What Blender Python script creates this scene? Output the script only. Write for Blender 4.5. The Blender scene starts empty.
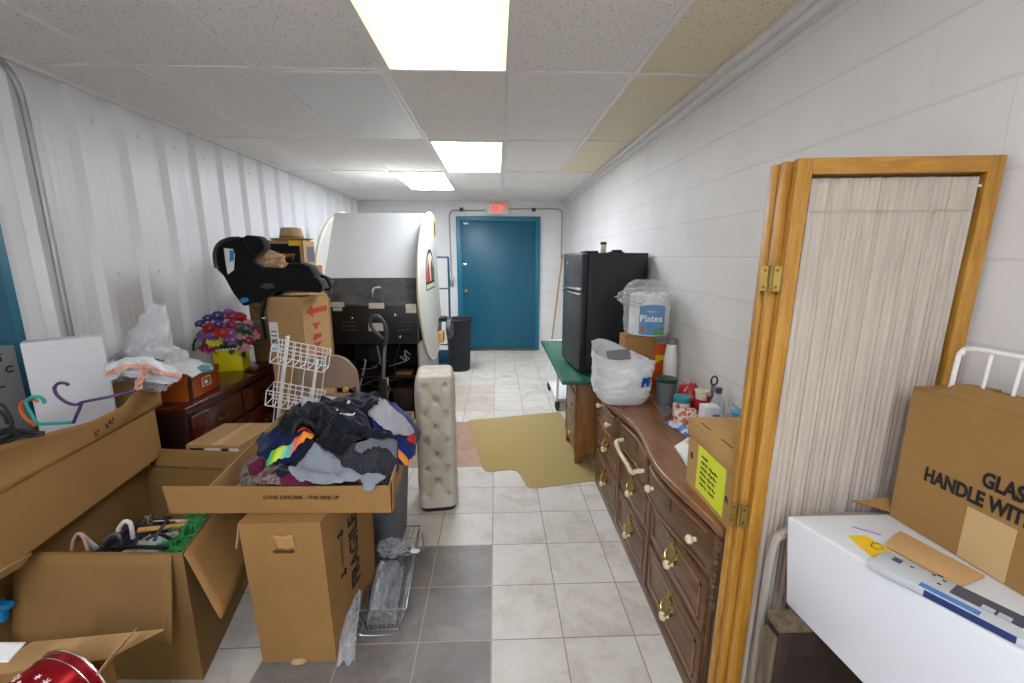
import bpy, bmesh, math, random
import numpy as np
from mathutils import Vector, Matrix, noise
PI = math.pi
random.seed(7)
SC = bpy.context.scene
COL = SC.collection

# ---------------------------------------------------------------- camera numbers
F, PT, YW, CH = 430.0, 0.197, 0.0367, 1.60
_cp, _sp, _cy, _sy = math.cos(PT), math.sin(PT), math.cos(YW), math.sin(YW)
_fw = Vector((_sy*_cp, _cy*_cp, -_sp)); _rt = Vector((_cy, -_sy, 0)); _up = _rt.cross(_fw)
def _ray(x, y): return _fw + _rt*((x-512)/F) - _up*((y-341.5)/F)
def at(x, y, Y):            # point of the room at depth Y
    d = _ray(x, y); return Vector((0, 0, CH)) + d*(Y/d.y)
def atx(x, y, X):
    d = _ray(x, y); return Vector((0, 0, CH)) + d*(X/d.x)
def atz(x, y, Z=0.0):
    d = _ray(x, y); return Vector((0, 0, CH)) + d*((Z-CH)/d.z)

# ---------------------------------------------------------------- materials
def lin(c):
    if isinstance(c, str):
        c = [int(c[i:i+2], 16)/255 for i in (0, 2, 4)]
    return tuple((v/12.92 if v <= .04045 else ((v+.055)/1.055)**2.4) for v in c[:3]) + (1,)
class NT:
    def __init__(s, name):
        s.m = bpy.data.materials.new(name); s.m.use_nodes = True
        s.t = s.m.node_tree; s.n = s.t.nodes; s.b = s.n['Principled BSDF']; s.out = s.n['Material Output']
    def add(s, ty, **kw):
        n = s.n.new(ty)
        for k, v in kw.items():
            if k.startswith('i_'):
                n.inputs[int(k[2:])].default_value = v
            else: setattr(n, k, v)
        return n
    def l(s, a, b): s.t.links.new(a, b)
    def val(s, x):
        n = s.add('ShaderNodeValue'); n.outputs[0].default_value = x; return n.outputs[0]
    def math(s, op, a, b=None, c=None):
        n = s.add('ShaderNodeMath', operation=op)
        for i, q in enumerate((a, b, c)):
            if q is None: continue
            if isinstance(q, (int, float)): n.inputs[i].default_value = q
            else: s.l(q, n.inputs[i])
        return n.outputs[0]
    def mix(s, fac, a, b):
        n = s.add('ShaderNodeMix', data_type='RGBA')
        for sock, q in ((n.inputs[0], fac), (n.inputs[6], a), (n.inputs[7], b)):
            if isinstance(q, (int, float)): sock.default_value = q
            elif isinstance(q, tuple): sock.default_value = q
            else: s.l(q, sock)
        return n.outputs[2]
    def ramp(s, fac, stops):
        n = s.add('ShaderNodeValToRGB'); e = n.color_ramp.elements
        while len(e) < len(stops): e.new(.5)
        for k, (p, c) in zip(e, stops): k.position = p; k.color = c
        s.l(fac, n.inputs[0]); return n.outputs[0]
    def coord(s, kind='Object', scale=(1, 1, 1)):
        c = s.add('ShaderNodeTexCoord'); m = s.add('ShaderNodeMapping'); m.inputs['Scale'].default_value = scale
        s.l(c.outputs[kind], m.inputs[0]); return m.outputs[0]
    def noise(s, vec, scale, detail=4, rough=.55, dist=0):
        n = s.add('ShaderNodeTexNoise'); n.inputs['Scale'].default_value = scale; n.inputs['Detail'].default_value = detail
        n.inputs['Roughness'].default_value = rough; n.inputs['Distortion'].default_value = dist
        if vec is not None: s.l(vec, n.inputs['Vector'])
        return n.outputs[0]
    def bump(s, h, strength=.3, dist=.01):
        n = s.add('ShaderNodeBump'); n.inputs['Strength'].default_value = strength; n.inputs['Distance'].default_value = dist
        s.l(h, n.inputs['Height']); s.l(n.outputs[0], s.b.inputs['Normal'])
    def set(s, color=None, rough=.5, metal=0, spec=.5, **kw):
        if color is not None:
            if isinstance(color, tuple): s.b.inputs['Base Color'].default_value = color
            else: s.l(color, s.b.inputs['Base Color'])
        s.b.inputs['Roughness'].default_value = rough; s.b.inputs['Metallic'].default_value = metal
        s.b.inputs['Specular IOR Level'].default_value = spec
        for k, v in kw.items(): s.b.inputs[k].default_value = v
        return s.m
def plain(name, c, rough=.5, metal=0, spec=.5, var=.06, scale=9, bump=0, bscale=60, **kw):
    t = NT(name); c = lin(c); v = t.coord()
    d = tuple(x*(1-var) for x in c[:3])+(1,); e = tuple(min(1, x*(1+var)) for x in c[:3])+(1,)
    col = t.mix(t.noise(v, scale), d, e)
    if bump: t.bump(t.noise(v, bscale, 3), bump, .004)
    return t.set(col, rough, metal, spec, **kw)
def wood(name, c1, c2, rough=.35, scale=(2, 14, 14), spec=.5, grain=1.0, coat=0.0):
    t = NT(name); v = t.coord('Object', scale)
    n = t.noise(v, 3.0, 8, .6, .7)
    g = t.noise(t.coord('Object', tuple(s*5 for s in scale)), 5, 4, .7)
    f = t.math('ADD', t.math('MULTIPLY', n, .75), t.math('MULTIPLY', g, .35*grain))
    col = t.ramp(f, [(.35, lin(c1)), (.7, lin(c2))])
    t.bump(g, .12, .002)
    return t.set(col, rough, 0, spec, **({'Coat Weight': coat, 'Coat Roughness': .2} if coat else {}))
def cardboard(name, c, rough=.8):
    t = NT(name); v = t.coord(); c = lin(c)
    n = t.noise(v, 3.5, 5, .6); fib = t.noise(t.coord('Object', (8, 8, 60)), 9, 3, .6)
    f = t.math('ADD', t.math('MULTIPLY', n, .6), t.math('MULTIPLY', fib, .4))
    col = t.ramp(f, [(.3, tuple(x*.80 for x in c[:3])+(1,)), (.75, tuple(min(1, x*1.12) for x in c[:3])+(1,))])
    w = t.add('ShaderNodeTexWave'); w.inputs['Scale'].default_value = 55; w.inputs['Distortion'].default_value = .5
    t.l(t.coord('Object', (1, 1, 0)), w.inputs[0])
    t.bump(t.math('ADD', t.math('MULTIPLY', w.outputs[1], .25), n), .16, .003)
    return t.set(col, rough, 0, .25)
def fabric(name, c, c2=None, rough=.9, scale=220, var=.25):
    t = NT(name); v = t.coord(); c = lin(c); c2 = lin(c2) if c2 else tuple(x*(1-var) for x in c[:3])+(1,)
    n = t.noise(v, scale*1.8, 2, .5)
    col = t.mix(t.ramp(n, [(.38, (0, 0, 0, 1)), (.62, (1, 1, 1, 1))]), c2, c)
    t.bump(n, .25, .0015)
    return t.set(col, rough, 0, .15, **{'Sheen Weight': .15})
def film(name, c=(.93, .94, .95), alpha=.75, rough=.25):
    t = NT(name); tr = t.add('ShaderNodeBsdfTransparent'); mx = t.add('ShaderNodeMixShader')
    lw = t.add('ShaderNodeLayerWeight'); lw.inputs[0].default_value = .35
    f = t.math('ADD', t.math('MULTIPLY', lw.outputs[1], .35), alpha)
    f = t.math('MINIMUM', f, 1.0)
    t.l(f, mx.inputs[0]); t.l(tr.outputs[0], mx.inputs[1]); t.l(t.b.outputs[0], mx.inputs[2]); t.l(mx.outputs[0], t.out.inputs[0])
    n = t.noise(t.coord(), 28, 3, .6, .8); t.bump(n, .35, .006)
    return t.set(lin(c), rough, 0, .6, **{'Subsurface Weight': 0.0})
def emit(name, c, s):
    t = NT(name); t.b.inputs['Emission Color'].default_value = lin(c); t.b.inputs['Emission Strength'].default_value = s
    return t.set(lin(c), .4)
M = {}

# ---------------------------------------------------------------- mesh builder
class MB:
    def __init__(s): s.v = []; s.f = []
    def add(s, vs, fs):
        o = len(s.v); s.v += [Vector(p) for p in vs]; s.f += [tuple(i+o for i in q) for q in fs]; return s
    def hexa(s, p):      # bottom 4 ccw, top 4 ccw
        return s.add(p, [(3, 2, 1, 0), (4, 5, 6, 7), (0, 1, 5, 4), (1, 2, 6, 5), (2, 3, 7, 6), (3, 0, 4, 7)])
    def box(s, x0, x1, y0, y1, z0, z1):
        return s.hexa([(x0, y0, z0), (x1, y0, z0), (x1, y1, z0), (x0, y1, z0), (x0, y0, z1), (x1, y0, z1), (x1, y1, z1), (x0, y1, z1)])
    def slab(s, p, u, v, t):
        p, u, v = Vector(p), Vector(u), Vector(v); n = u.cross(v).normalized()*t
        return s.hexa([p, p+u, p+u+v, p+v, p+n, p+u+n, p+u+v+n, p+v+n])
    def bar(s, a, b, w, h=None):
        a, b = Vector(a), Vector(b); h = h or w; d = (b-a).normalized()
        r = d.cross(Vector((0, 0, 1)));  r = Vector((1, 0, 0)) if r.length < 1e-4 else r.normalized()
        q = r.cross(d); r = r*w/2; q = q*h/2
        return s.hexa([a-r-q, a+r-q, a+r+q, a-r+q, b-r-q, b+r-q, b+r+q, b-r+q])
    def tube(s, pts, r, n=8, closed=False):
        pts = [Vector(p) for p in pts]; m = len(pts); rr = r if isinstance(r, (list, tuple)) else [r]*m
        T = []
        for i in range(m):
            a = pts[(i-1) % m] if (closed or i > 0) else pts[i]; b = pts[(i+1) % m] if (closed or i < m-1) else pts[i]
            T.append((b-a).normalized())
        u = T[0].orthogonal().normalized(); vs = []
        for i in range(m):
            u = (u - T[i]*u.dot(T[i]))
            u = u.normalized() if u.length > 1e-6 else T[i].orthogonal().normalized()
            w = T[i].cross(u)
            vs += [pts[i] + (u*math.cos(2*PI*k/n) + w*math.sin(2*PI*k/n))*rr[i] for k in range(n)]
        fs = []
        for i in range(m if closed else m-1):
            j = (i+1) % m
            fs += [(i*n+k, i*n+(k+1) % n, j*n+(k+1) % n, j*n+k) for k in range(n)]
        if not closed: fs += [tuple(reversed(range(n))), tuple(range((m-1)*n, m*n))]
        return s.add(vs, fs)
    def lathe(s, prof, c=(0, 0, 0), n=24, sx=1, sy=1, M4=None):
        vs = []; c = Vector(c)
        for r, z in prof:
            for k in range(n):
                p = Vector((r*sx*math.cos(2*PI*k/n), r*sy*math.sin(2*PI*k/n), z))
                vs.append((M4 @ p if M4 else p) + c)
        fs = [(i*n+k, i*n+(k+1) % n, (i+1)*n+(k+1) % n, (i+1)*n+k) for i in range(len(prof)-1) for k in range(n)]
        fs += [tuple(reversed(range(n))), tuple(range((len(prof)-1)*n, len(prof)*n))]
        return s.add(vs, fs)
    def prism(s, poly, fn, h0, h1):     # fn(a,b,h) -> point
        n = len(poly); vs = [fn(a, b, h0) for a, b in poly] + [fn(a, b, h1) for a, b in poly]
        return s.add(vs, [tuple(reversed(range(n))), tuple(range(n, 2*n))] + [(k, (k+1) % n, n+(k+1) % n, n+k) for k in range(n)])
    def grid(s, fn, nu, nv, cu=False, cv=False):
        vs = [fn(i/(nu if cu else nu-1), j/(nv if cv else nv-1)) for j in range(nv) for i in range(nu)]
        fs = [(j*nu+i, j*nu+(i+1) % nu, ((j+1) % nv)*nu+(i+1) % nu, ((j+1) % nv)*nu+i) for j in range(nv if cv else nv-1) for i in range(nu if cu else nu-1)]
        return s.add(vs, fs)
    def ball(s, c, r, n=12, sz=1):
        prof = [(max(1e-4, r*math.sin(PI*i/n)), -r*sz*math.cos(PI*i/n)) for i in range(n+1)]
        return s.lathe(prof, c, n*2 if n > 5 else 8)
    def xf(s, mat): s.v = [mat @ p for p in s.v]; return s

def mk(name, mb, mat, bevel=0, smooth=True, ang=35, off=None, seg=2):
    me = bpy.data.meshes.new(name); vs = mb.v if off is None else [p-Vector(off) for p in mb.v]
    me.from_pydata([tuple(p) for p in vs], [], mb.f)
    bm = bmesh.new(); bm.from_mesh(me)
    bmesh.ops.recalc_face_normals(bm, faces=bm.faces)
    if bevel:
        es = [e for e in bm.edges if len(e.link_faces) == 2 and e.calc_face_angle(0) > .6]
        if es: bmesh.ops.bevel(bm, geom=es, offset=bevel, segments=seg, affect='EDGES', profile=.5, clamp_overlap=True)
    bm.to_mesh(me); bm.free()
    if smooth:
        for p in me.polygons: p.use_smooth = True
        me.set_sharp_from_angle(angle=math.radians(ang))
    me.update()
    if mat: me.materials.append(M[mat] if isinstance(mat, str) else mat)
    return bpy.data.objects.new(name, me)
def tag(o, label, cat, group=None):
    o['label'] = label; o['category'] = cat
    if group: o['group'] = group
    return o
def T(name, label, cat, loc, rz=0, group=None):
    o = bpy.data.objects.new(name, None); COL.objects.link(o); o.location = loc; o.rotation_euler = (0, 0, rz)
    o.empty_display_size = .1
    return tag(o, label, cat, group)
def P(name, mb, mat, parent, label=None, world=False, **kw):
    off = None
    if world:
        off = Vector(parent.location); q = parent.parent
        while q: off = off + Vector(q.location); q = q.parent
    o = mk(name, mb, mat, off=off, **kw); COL.objects.link(o); o.parent = parent
    if label: o['label'] = label
    return o
def S(name, mb, mat, label, cat, loc=None, group=None, rz=0, **kw):    # one-mesh thing; loc given = mesh is in world coordinates and gets its origin there
    o = mk(name, mb, mat, off=loc, **kw); COL.objects.link(o)
    if loc is not None: o.location = loc
    return tag(o, label, cat, group)
def ST(name, mb, mat, parent=None, **kw):
    o = mk(name, mb, mat, **kw); COL.objects.link(o)
    if parent: o.parent = parent
    else: o['kind'] = 'structure'
    return o
def STE(name, loc=(0, 0, 0)):
    o = bpy.data.objects.new(name, None); COL.objects.link(o); o.location = loc; o['kind'] = 'structure'; return o
def copy_tree(o, parent=None):
    c = o.copy(); COL.objects.link(c)
    if parent: c.parent = parent
    for ch in list(o.children): copy_tree(ch, c)
    return c
def text(name, s, size, mat, parent, M4, ex=.0004, bold=0.0, label=None, align='CENTER', sx=1.0):
    cu = bpy.data.curves.new(name, 'FONT'); cu.body = s; cu.size = size; cu.extrude = ex; cu.offset = bold
    cu.align_x = align; cu.align_y = 'CENTER'; cu.resolution_u = 3
    tmp = bpy.data.objects.new('tmp', cu); COL.objects.link(tmp)
    dg = bpy.context.evaluated_depsgraph_get(); dg.update()
    me = bpy.data.meshes.new_from_object(tmp.evaluated_get(dg)); bpy.data.objects.remove(tmp)
    me.transform(M4 @ Matrix.Diagonal((sx, 1, 1, 1))); me.materials.clear(); me.materials.append(M[mat])
    o = bpy.data.objects.new(name, me); COL.objects.link(o); o.parent = parent
    if label: o['label'] = label
    return o
def frame4(o, x, y):     # matrix placing text: origin o, text runs along x, up along y
    x = Vector(x).normalized(); y = Vector(y).normalized(); z = x.cross(y); y = z.cross(x)
    m = Matrix((x, y, z)).transposed().to_4x4(); m.translation = Vector(o); return m
def arc(c, r, a0, a1, n, fn): return [fn(c[0]+r*math.cos(a0+(a1-a0)*i/n), c[1]+r*math.sin(a0+(a1-a0)*i/n)) for i in range(n+1)]
def bez(pts, n=8):       # catmull-rom through points
    p = [Vector(q) for q in pts]; p = [p[0]*2-p[1]] + p + [p[-1]*2-p[-2]]; out = []
    for i in range(1, len(p)-2):
        for k in range(n):
            t = k/n; a, b, c, d = p[i-1], p[i], p[i+1], p[i+2]
            out.append(.5*((2*b)+(c-a)*t+(2*a-5*b+4*c-d)*t*t+(3*b-a-3*c+d)*t**3))
    out.append(p[-2]); return out
def nz(p, s=1, seed=0): return noise.noise(Vector(p)*s + Vector((seed*7.3, seed*3.1, seed*5.7)))

# ---------------------------------------------------------------- material set
def build_materials():
    M['board'] = cardboard('cardboard', 'a37b49'); M['board_dark'] = cardboard('cardboard_brown', '927043')
    M['board_light'] = cardboard('cardboard_tan', 'bb9565'); M['board_edge'] = plain('cardboard_edge', 'c4a273', .9, bump=.2, bscale=300)
    M['board_kraft'] = cardboard('kraft_board', 'c39a62'); M['board_white'] = plain('white_board', 'dcdde0', .55, var=.02)
    M['board_old'] = cardboard('old_cardboard', 'a07a48')
    M['tape'] = plain('packing_tape', 'b48a55', .25, var=.05, spec=.6); M['tape_pale'] = plain('paper_tape', 'c8a878', .5)
    M['oak'] = wood('oak_brown', '412a1a', '7c583a', .33, (14, 1.6, 14)); M['oak_top'] = wood('oak_top', '5c3820', 'a06c40', .28, (12, 1.6, 12), coat=.25)
    M['oak_v'] = wood('oak_upright', '412a1a', '775436', .35, (14, 14, 1.6))
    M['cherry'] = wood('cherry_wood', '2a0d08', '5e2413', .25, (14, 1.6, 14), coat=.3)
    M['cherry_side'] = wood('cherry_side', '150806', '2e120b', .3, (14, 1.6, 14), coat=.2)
    M['honey'] = wood('honey_pine', 'a06a1c', 'd09a40', .4, (22, 22, 1.8), grain=.8, coat=.1)
    M['honey_rail'] = wood('honey_pine_rail', 'a06a1c', 'cc963c', .4, (1.8, 22, 22), grain=.8, coat=.1)
    M['desk_wood'] = wood('desk_oak', '6a3f18', '9a6731', .35, (16, 16, 1.6)); M['desk_drawer'] = wood('desk_drawer_oak', '6b5138', '96795a', .4, (16, 1.6, 16))
    M['old_wood'] = wood('weathered_wood', '3a2f24', '75644c', .7, (18, 18, 2)); M['pole_wood'] = wood('pole_wood', 'a87c45', 'c79a60', .5, (20, 20, 2))
    M['black_wood'] = wood('dark_board', '1d130d', '35241a', .6, (12, 12, 2))
    M['hanger_wood'] = wood('hanger_wood', 'b9863c', 'd8a95a', .4, (3, 20, 20))
    M['green'] = plain('green_laminate', '1c5a45', .28, var=.05, coat=0) if False else plain('green_laminate', '1a5a46', .3, var=.06)
    M['fridge'] = plain('black_enamel', '26272a', .42, var=.05, bump=.06, bscale=400); M['fridge_door'] = plain('fridge_door', '2d2f33', .3, var=.04)
    M['black'] = plain('black_plastic', '17181a', .45, var=.1); M['black_rub'] = plain('black_rubber', '1d1e20', .75, var=.1)
    M['dusty_black'] = NTdusty()
    M['black_fab'] = fabric('black_fabric', '1a1b1e', '0e0f11'); M['charcoal'] = fabric('charcoal_fabric', '33353a', '26282c')
    M['chrome'] = plain('chrome', 'd5d7da', .18, 1, var=.03); M['steel'] = plain('steel_wire', '9a9c9f', .3, 1, var=.06)
    M['galv'] = plain('galvanized', 'a3a8a8', .4, .8, var=.12); M['brass'] = plain('aged_brass', 'a58a4a', .28, 1, var=.2, scale=40)
    M['brass_dark'] = plain('tarnished_brass', '6f5a30', .35, 1, var=.3, scale=40)
    M['ivory'] = plain('ivory_ceramic', 'e6d9b4', .2, var=.03); M['white'] = plain('white_plastic', 'ececec', .4, var=.02)
    M['white_wire'] = plain('white_coated_wire', 'f1f1ef', .35, var=.02); M['cream'] = plain('cream_plastic', 'e7e2c9', .45, var=.04)
    M['arcade_white'] = plain('off_white_panel', 'cfcfc6', .5, var=.05, scale=5); M['arcade_grey'] = plain('grey_white_panel', 'c5c6c4', .55, var=.06, scale=6)
    M['grey_lam'] = plain('grey_laminate', '9b9b97', .5); M['grey_plastic'] = plain('grey_plastic', '6d7074', .5, var=.06)
    M['dark_grey'] = plain('dark_grey_plastic', '3c3f43', .5, var=.08)
    M['teal'] = plain('teal_paint', '145d75', .38, var=.04, scale=3); M['teal_frame'] = plain('teal_frame_paint', '17708c', .38, var=.03)
    M['blue_metal'] = plain('blue_metal', '1e4a63', .4, .2); M['red_emit'] = emit('red_lamp', 'ff3a35', .8)
    M['exit_face'] = plain('exit_face', 'e9d9c9', .4); M['paper'] = plain('paper', 'eeeeec', .7, var=.02)
    M['label'] = plain('printed_label', 'd9d4c6', .6); M['ink'] = plain('black_ink', '1d1a18', .7, var=.1); M['ink_brown'] = plain('brown_ink', '4a3218', .7)
    M['red_ink'] = plain('red_ink', 'b53a22', .7); M['blue_ink'] = plain('blue_ink', '1c58b8', .4); M['orange_ink'] = plain('orange_ink', 'c77b3a', .5)
    M['yellow'] = plain('yellow_paint', 'e6d21a', .4, var=.03); M['note'] = plain('yellow_note', 'e3ea3c', .7, var=.03); M['sticky'] = plain('amber_note', 'f0c41c', .7, var=.03)
    M['purple'] = plain('purple_plastic', '55376b', .35); M['purple_ink'] = plain('purple_crayon', '9488b5', .7)
    M['orange'] = plain('orange_plastic', 'd8642a', .35); M['tealpl'] = plain('teal_plastic', '2fae9f', .35); M['pink'] = plain('pink_plastic', 'd9a3a0', .4)
    M['copper'] = plain('copper_foil', 'b5581c', .3, .2, var=.25, scale=12); M['red'] = plain('red_plastic', 'b3202a', .3, var=.06)
    M['tin_red'] = plain('red_tin', 'a0101c', .22, .55, var=.1); M['tin_rim'] = plain('silver_tin', 'c9c4c0', .25, 1)
    M['bag'] = film('white_bag_film', (.93, .94, .95), .72, .3); M['bag_thin'] = film('thin_bag_film', (.92, .93, .94), .5, .22)
    M['clear'] = film('clear_film', (.9, .92, .94), .16, .1); M['clear_wrap'] = film('clear_wrap', (.88, .9, .92), .22, .12)
    M['bottle'] = film('clear_plastic', (.82, .88, .93), .3, .08); M['red_film'] = film('red_film', (.75, .08, .12), .7, .2)
    M['upholstery'] = NTupholstery(); M['mat'] = fabric('floor_mat', 'b09a64', 'a38d58', scale=130)
    M['curtain'] = NTcurtain()
    M['beige_metal'] = plain('beige_metal', 'a48b76', .4, .1, var=.05); M['taupe'] = plain('taupe_metal', 'aba196', .4, .2)
    M['heather'] = fabric('heather_grey', '959aa6', '838894', scale=260); M['grey_fab'] = fabric('grey_fabric', '7c808a', '60646d', scale=180)
    M['lightgrey_fab'] = fabric('light_grey_fabric', 'b4b5bd', '9a9ca5', scale=200); M['navy'] = fabric('navy_fabric', '14244f', '0f1b3d')
    M['navy_dark'] = fabric('dark_navy_fabric', '1b1f2e', '12151f'); M['royal'] = fabric('royal_fabric', '1a2e7a', '142460'); M['redfab'] = fabric('red_fabric', 'c01d24')
    M['maroon'] = fabric('maroon_fabric', '7a1840', '3a1024'); M['fleece'] = fabric('grey_fleece', '2a2b30', '44464e', scale=90, var=.4)
    M['rainbow'] = NTrainbow(); M['tan_cloth'] = fabric('tan_cloth', 'c4a07c', 'b08a66', scale=60); M['straw'] = fabric('straw', 'c2ab84', 'a48a60', scale=90)
    M['green_string'] = plain('green_string', '1d8a48', .6, var=.3, scale=30); M['leaf'] = plain('leaf_green', '2f5a33', .6, var=.3, scale=20)
    M['sky_blue'] = plain('bright_blue', '1c86c4', .35); M['cyan'] = plain('cyan_box', '2a9ec6', .4); M['steel_blue'] = plain('navy_print', '1a2f66', .4)
    M['grey_box'] = plain('pale_grey_box', 'c4c8cc', .4, var=.03); M['slate'] = plain('slate_print', '4b4f60', .4); M['lblue'] = plain('light_blue_print', '4d83c9', .4)
    M['teal_lid'] = plain('teal_lid', '2d97a0', .35); M['dgreen'] = plain('dark_green_lid', '16402f', .4); M['orange_bag'] = plain('orange_bag', 'd2501a', .3, var=.1)
    M['candy'] = NTspots('candy', 'ddd5cf', 'c9603c', 45); M['candy2'] = NTspots('candy_blue', 'd8d6da', '5a86c8', 25); M['redpack'] = NTspots('red_pattern', 'a51c28', 'd9c6c0', 60)
    M['foil'] = plain('silver_foil', 'a9a8a6', .25, .7, var=.2, scale=14); M['magenta'] = plain('magenta_petal', 'a8265e', .6, var=.15, scale=30)
    M['redpet'] = plain('red_petal', 'c22733', .6, var=.12, scale=30); M['violet'] = plain('violet_petal', '8d5cab', .6, var=.2, scale=30); M['bluepet'] = plain('blue_petal', '3a3f97', .6, var=.15, scale=30)
    M['yelpet'] = plain('yellow_petal', 'e8e04a', .6, var=.05); M['pinkpet'] = plain('pink_petal', 'd08fa0', .6, var=.1); M['petal_eye'] = plain('flower_eye', 'd8b83a', .7)
    M['wire_blk'] = plain('black_wire', '17171a', .4); M['wire_w'] = plain('pale_wire', 'b9b9b9', .4); M['black_glass'] = plain('dark_glass', '0f1114', .1)
    M['pcb'] = plain('brown_circuit', '7c5c33', .5); M['inner_dark'] = plain('dark_interior', '1a1715', .8)  # inner_dark: near-black panel inside the open cabinet back
    M['quilt'] = fabric('quilt', '5c3a40', '8c8478', scale=40)
    M['brown_kraft'] = plain('kraft_paper', 'c39c68', .75, bump=.1)

def NTdusty():
    t = NT('dusty_black_board'); v = t.coord()
    n = t.noise(v, 5, 8, .72, 1.2)
    t.bump(t.noise(v, 70), .1, .003)
    return t.set(t.ramp(n, [(.4, lin('232223')), (.72, lin('57544f'))]), .6)
def NTupholstery():
    t = NT('cream_upholstery'); v = t.coord(); n = t.noise(v, 6, 5, .6); w = t.noise(v, 260, 2)
    t.bump(w, .12, .001)
    return t.set(t.ramp(n, [(.3, lin('b9ae9d')), (.75, lin('d6cfc2'))]), .6, 0, .3)
def NTcurtain():
    t = NT('cream_voile'); v = t.coord('Object', (40, 1, 2)); n = t.noise(v, 3, 4, .6); t.bump(n, .3, .003)
    return t.set(t.ramp(n, [(.3, lin('b3a799')), (.7, lin('c9bdaf'))]), .85, 0, .1)
def NTrainbow():
    t = NT('rainbow_print'); v = t.coord('Generated'); s = t.add('ShaderNodeSeparateXYZ'); t.l(v, s.inputs[0])
    f = t.math('ADD', s.outputs[0], t.math('MULTIPLY', t.noise(t.coord(), 14), .12))
    return t.set(t.ramp(f, [(.05, lin('2fc0a0')), (.25, lin('8fd63a')), (.4, lin('d8e23a')), (.55, lin('3fc7cf')), (.72, lin('f0624a')), (.9, lin('ef9a3a'))]), .8, 0, .2)
def NTspots(name, a, b, sc):
    t = NT(name); v = t.add('ShaderNodeTexVoronoi'); v.inputs['Scale'].default_value = sc; t.l(t.coord(), v.inputs['Vector'])
    s = t.add('ShaderNodeSeparateColor'); t.l(v.outputs['Color'], s.inputs[0])
    return t.set(t.mix(t.ramp(s.outputs[0], [(.55, (0, 0, 0, 1)), (.58, (1, 1, 1, 1))]), lin(a), lin(b)), .35)

# room surfaces
TS, TX, TY = 0.307, -0.031, 1.544      # floor tile size and origin
def mat_floor():
    t = NT('floor_tiles'); g = t.add('ShaderNodeNewGeometry'); s = t.add('ShaderNodeSeparateXYZ'); t.l(g.outputs['Position'], s.inputs[0])
    X, Y = s.outputs[0], s.outputs[1]
    u = t.math('DIVIDE', t.math('SUBTRACT', X, TX), TS); v = t.math('DIVIDE', t.math('SUBTRACT', Y, TY), TS)
    iu, iv = t.math('FLOOR', u), t.math('FLOOR', v)
    def edge(q):
        fr = t.math('FRACT', q); return t.math('ABSOLUTE', t.math('SUBTRACT', fr, .5))
    d = t.math('MAXIMUM', edge(u), edge(v))
    grout = t.math('GREATER_THAN', d, .5-.0085)
    cid = t.add('ShaderNodeCombineXYZ'); t.l(iu, cid.inputs[0]); t.l(iv, cid.inputs[1])
    wn = t.add('ShaderNodeTexWhiteNoise'); t.l(cid.outputs[0], wn.inputs[0])
    off = t.add('ShaderNodeVectorMath', operation='MULTIPLY_ADD'); t.l(wn.outputs[1], off.inputs[0]); off.inputs[1].default_value = (9, 9, 9); t.l(g.outputs['Position'], off.inputs[2])
    n = t.noise(off.outputs[0], 4.5, 7, .62, .6); n2 = t.noise(off.outputs[0], 30, 4, .6)
    nn = t.math('ADD', t.math('MULTIPLY', n, .75), t.math('MULTIPLY', n2, .25))
    white = t.ramp(nn, [(.3, lin('b5ada1')), (.5, lin('cfcabf')), (.7, lin('d9d5cd'))])
    grey = t.ramp(nn, [(.28, lin('68635f')), (.5, lin('837d79')), (.7, lin('9c9791'))])
    terra = t.ramp(nn, [(.3, lin('a07e68')), (.7, lin('c09f89'))])
    def band(q, a, b): return t.math('MULTIPLY', t.math('GREATER_THAN', q, a-.5), t.math('LESS_THAN', q, b+.5))
    mg = t.math('MULTIPLY', band(iu, -3, -1), band(iv, -12, 1))
    mt = t.math('MULTIPLY', band(iu, -3, -1), band(iv, 5, 7))
    pale = t.math('MULTIPLY', t.math('MULTIPLY', band(iu, -3, -1), band(iv, 9, 11)), .55)
    c = t.mix(mg, white, grey); c = t.mix(mt, c, terra); c = t.mix(pale, c, t.ramp(nn, [(.3, lin('b3a090')), (.7, lin('c8b8aa'))]))
    tint = t.math('MULTIPLY_ADD', wn.outputs[0], .08, .95)
    mul = t.add('ShaderNodeVectorMath', operation='SCALE'); t.l(c, mul.inputs[0]); t.l(tint, mul.inputs['Scale'])
    gcol = t.mix(mg, lin('8f877c'), lin('b0a48c'))
    col = t.mix(grout, mul.outputs[0], gcol)
    t.l(t.math('MULTIPLY_ADD', n2, .25, .3), t.b.inputs['Roughness'])
    h = t.math('SUBTRACT', t.math('MULTIPLY', n2, .15), grout); t.bump(h, .35, .003)
    m = t.set(col, .38, 0, .35); t.l(t.math('MULTIPLY_ADD', n2, .25, .3), t.b.inputs['Roughness']); return m
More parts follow.
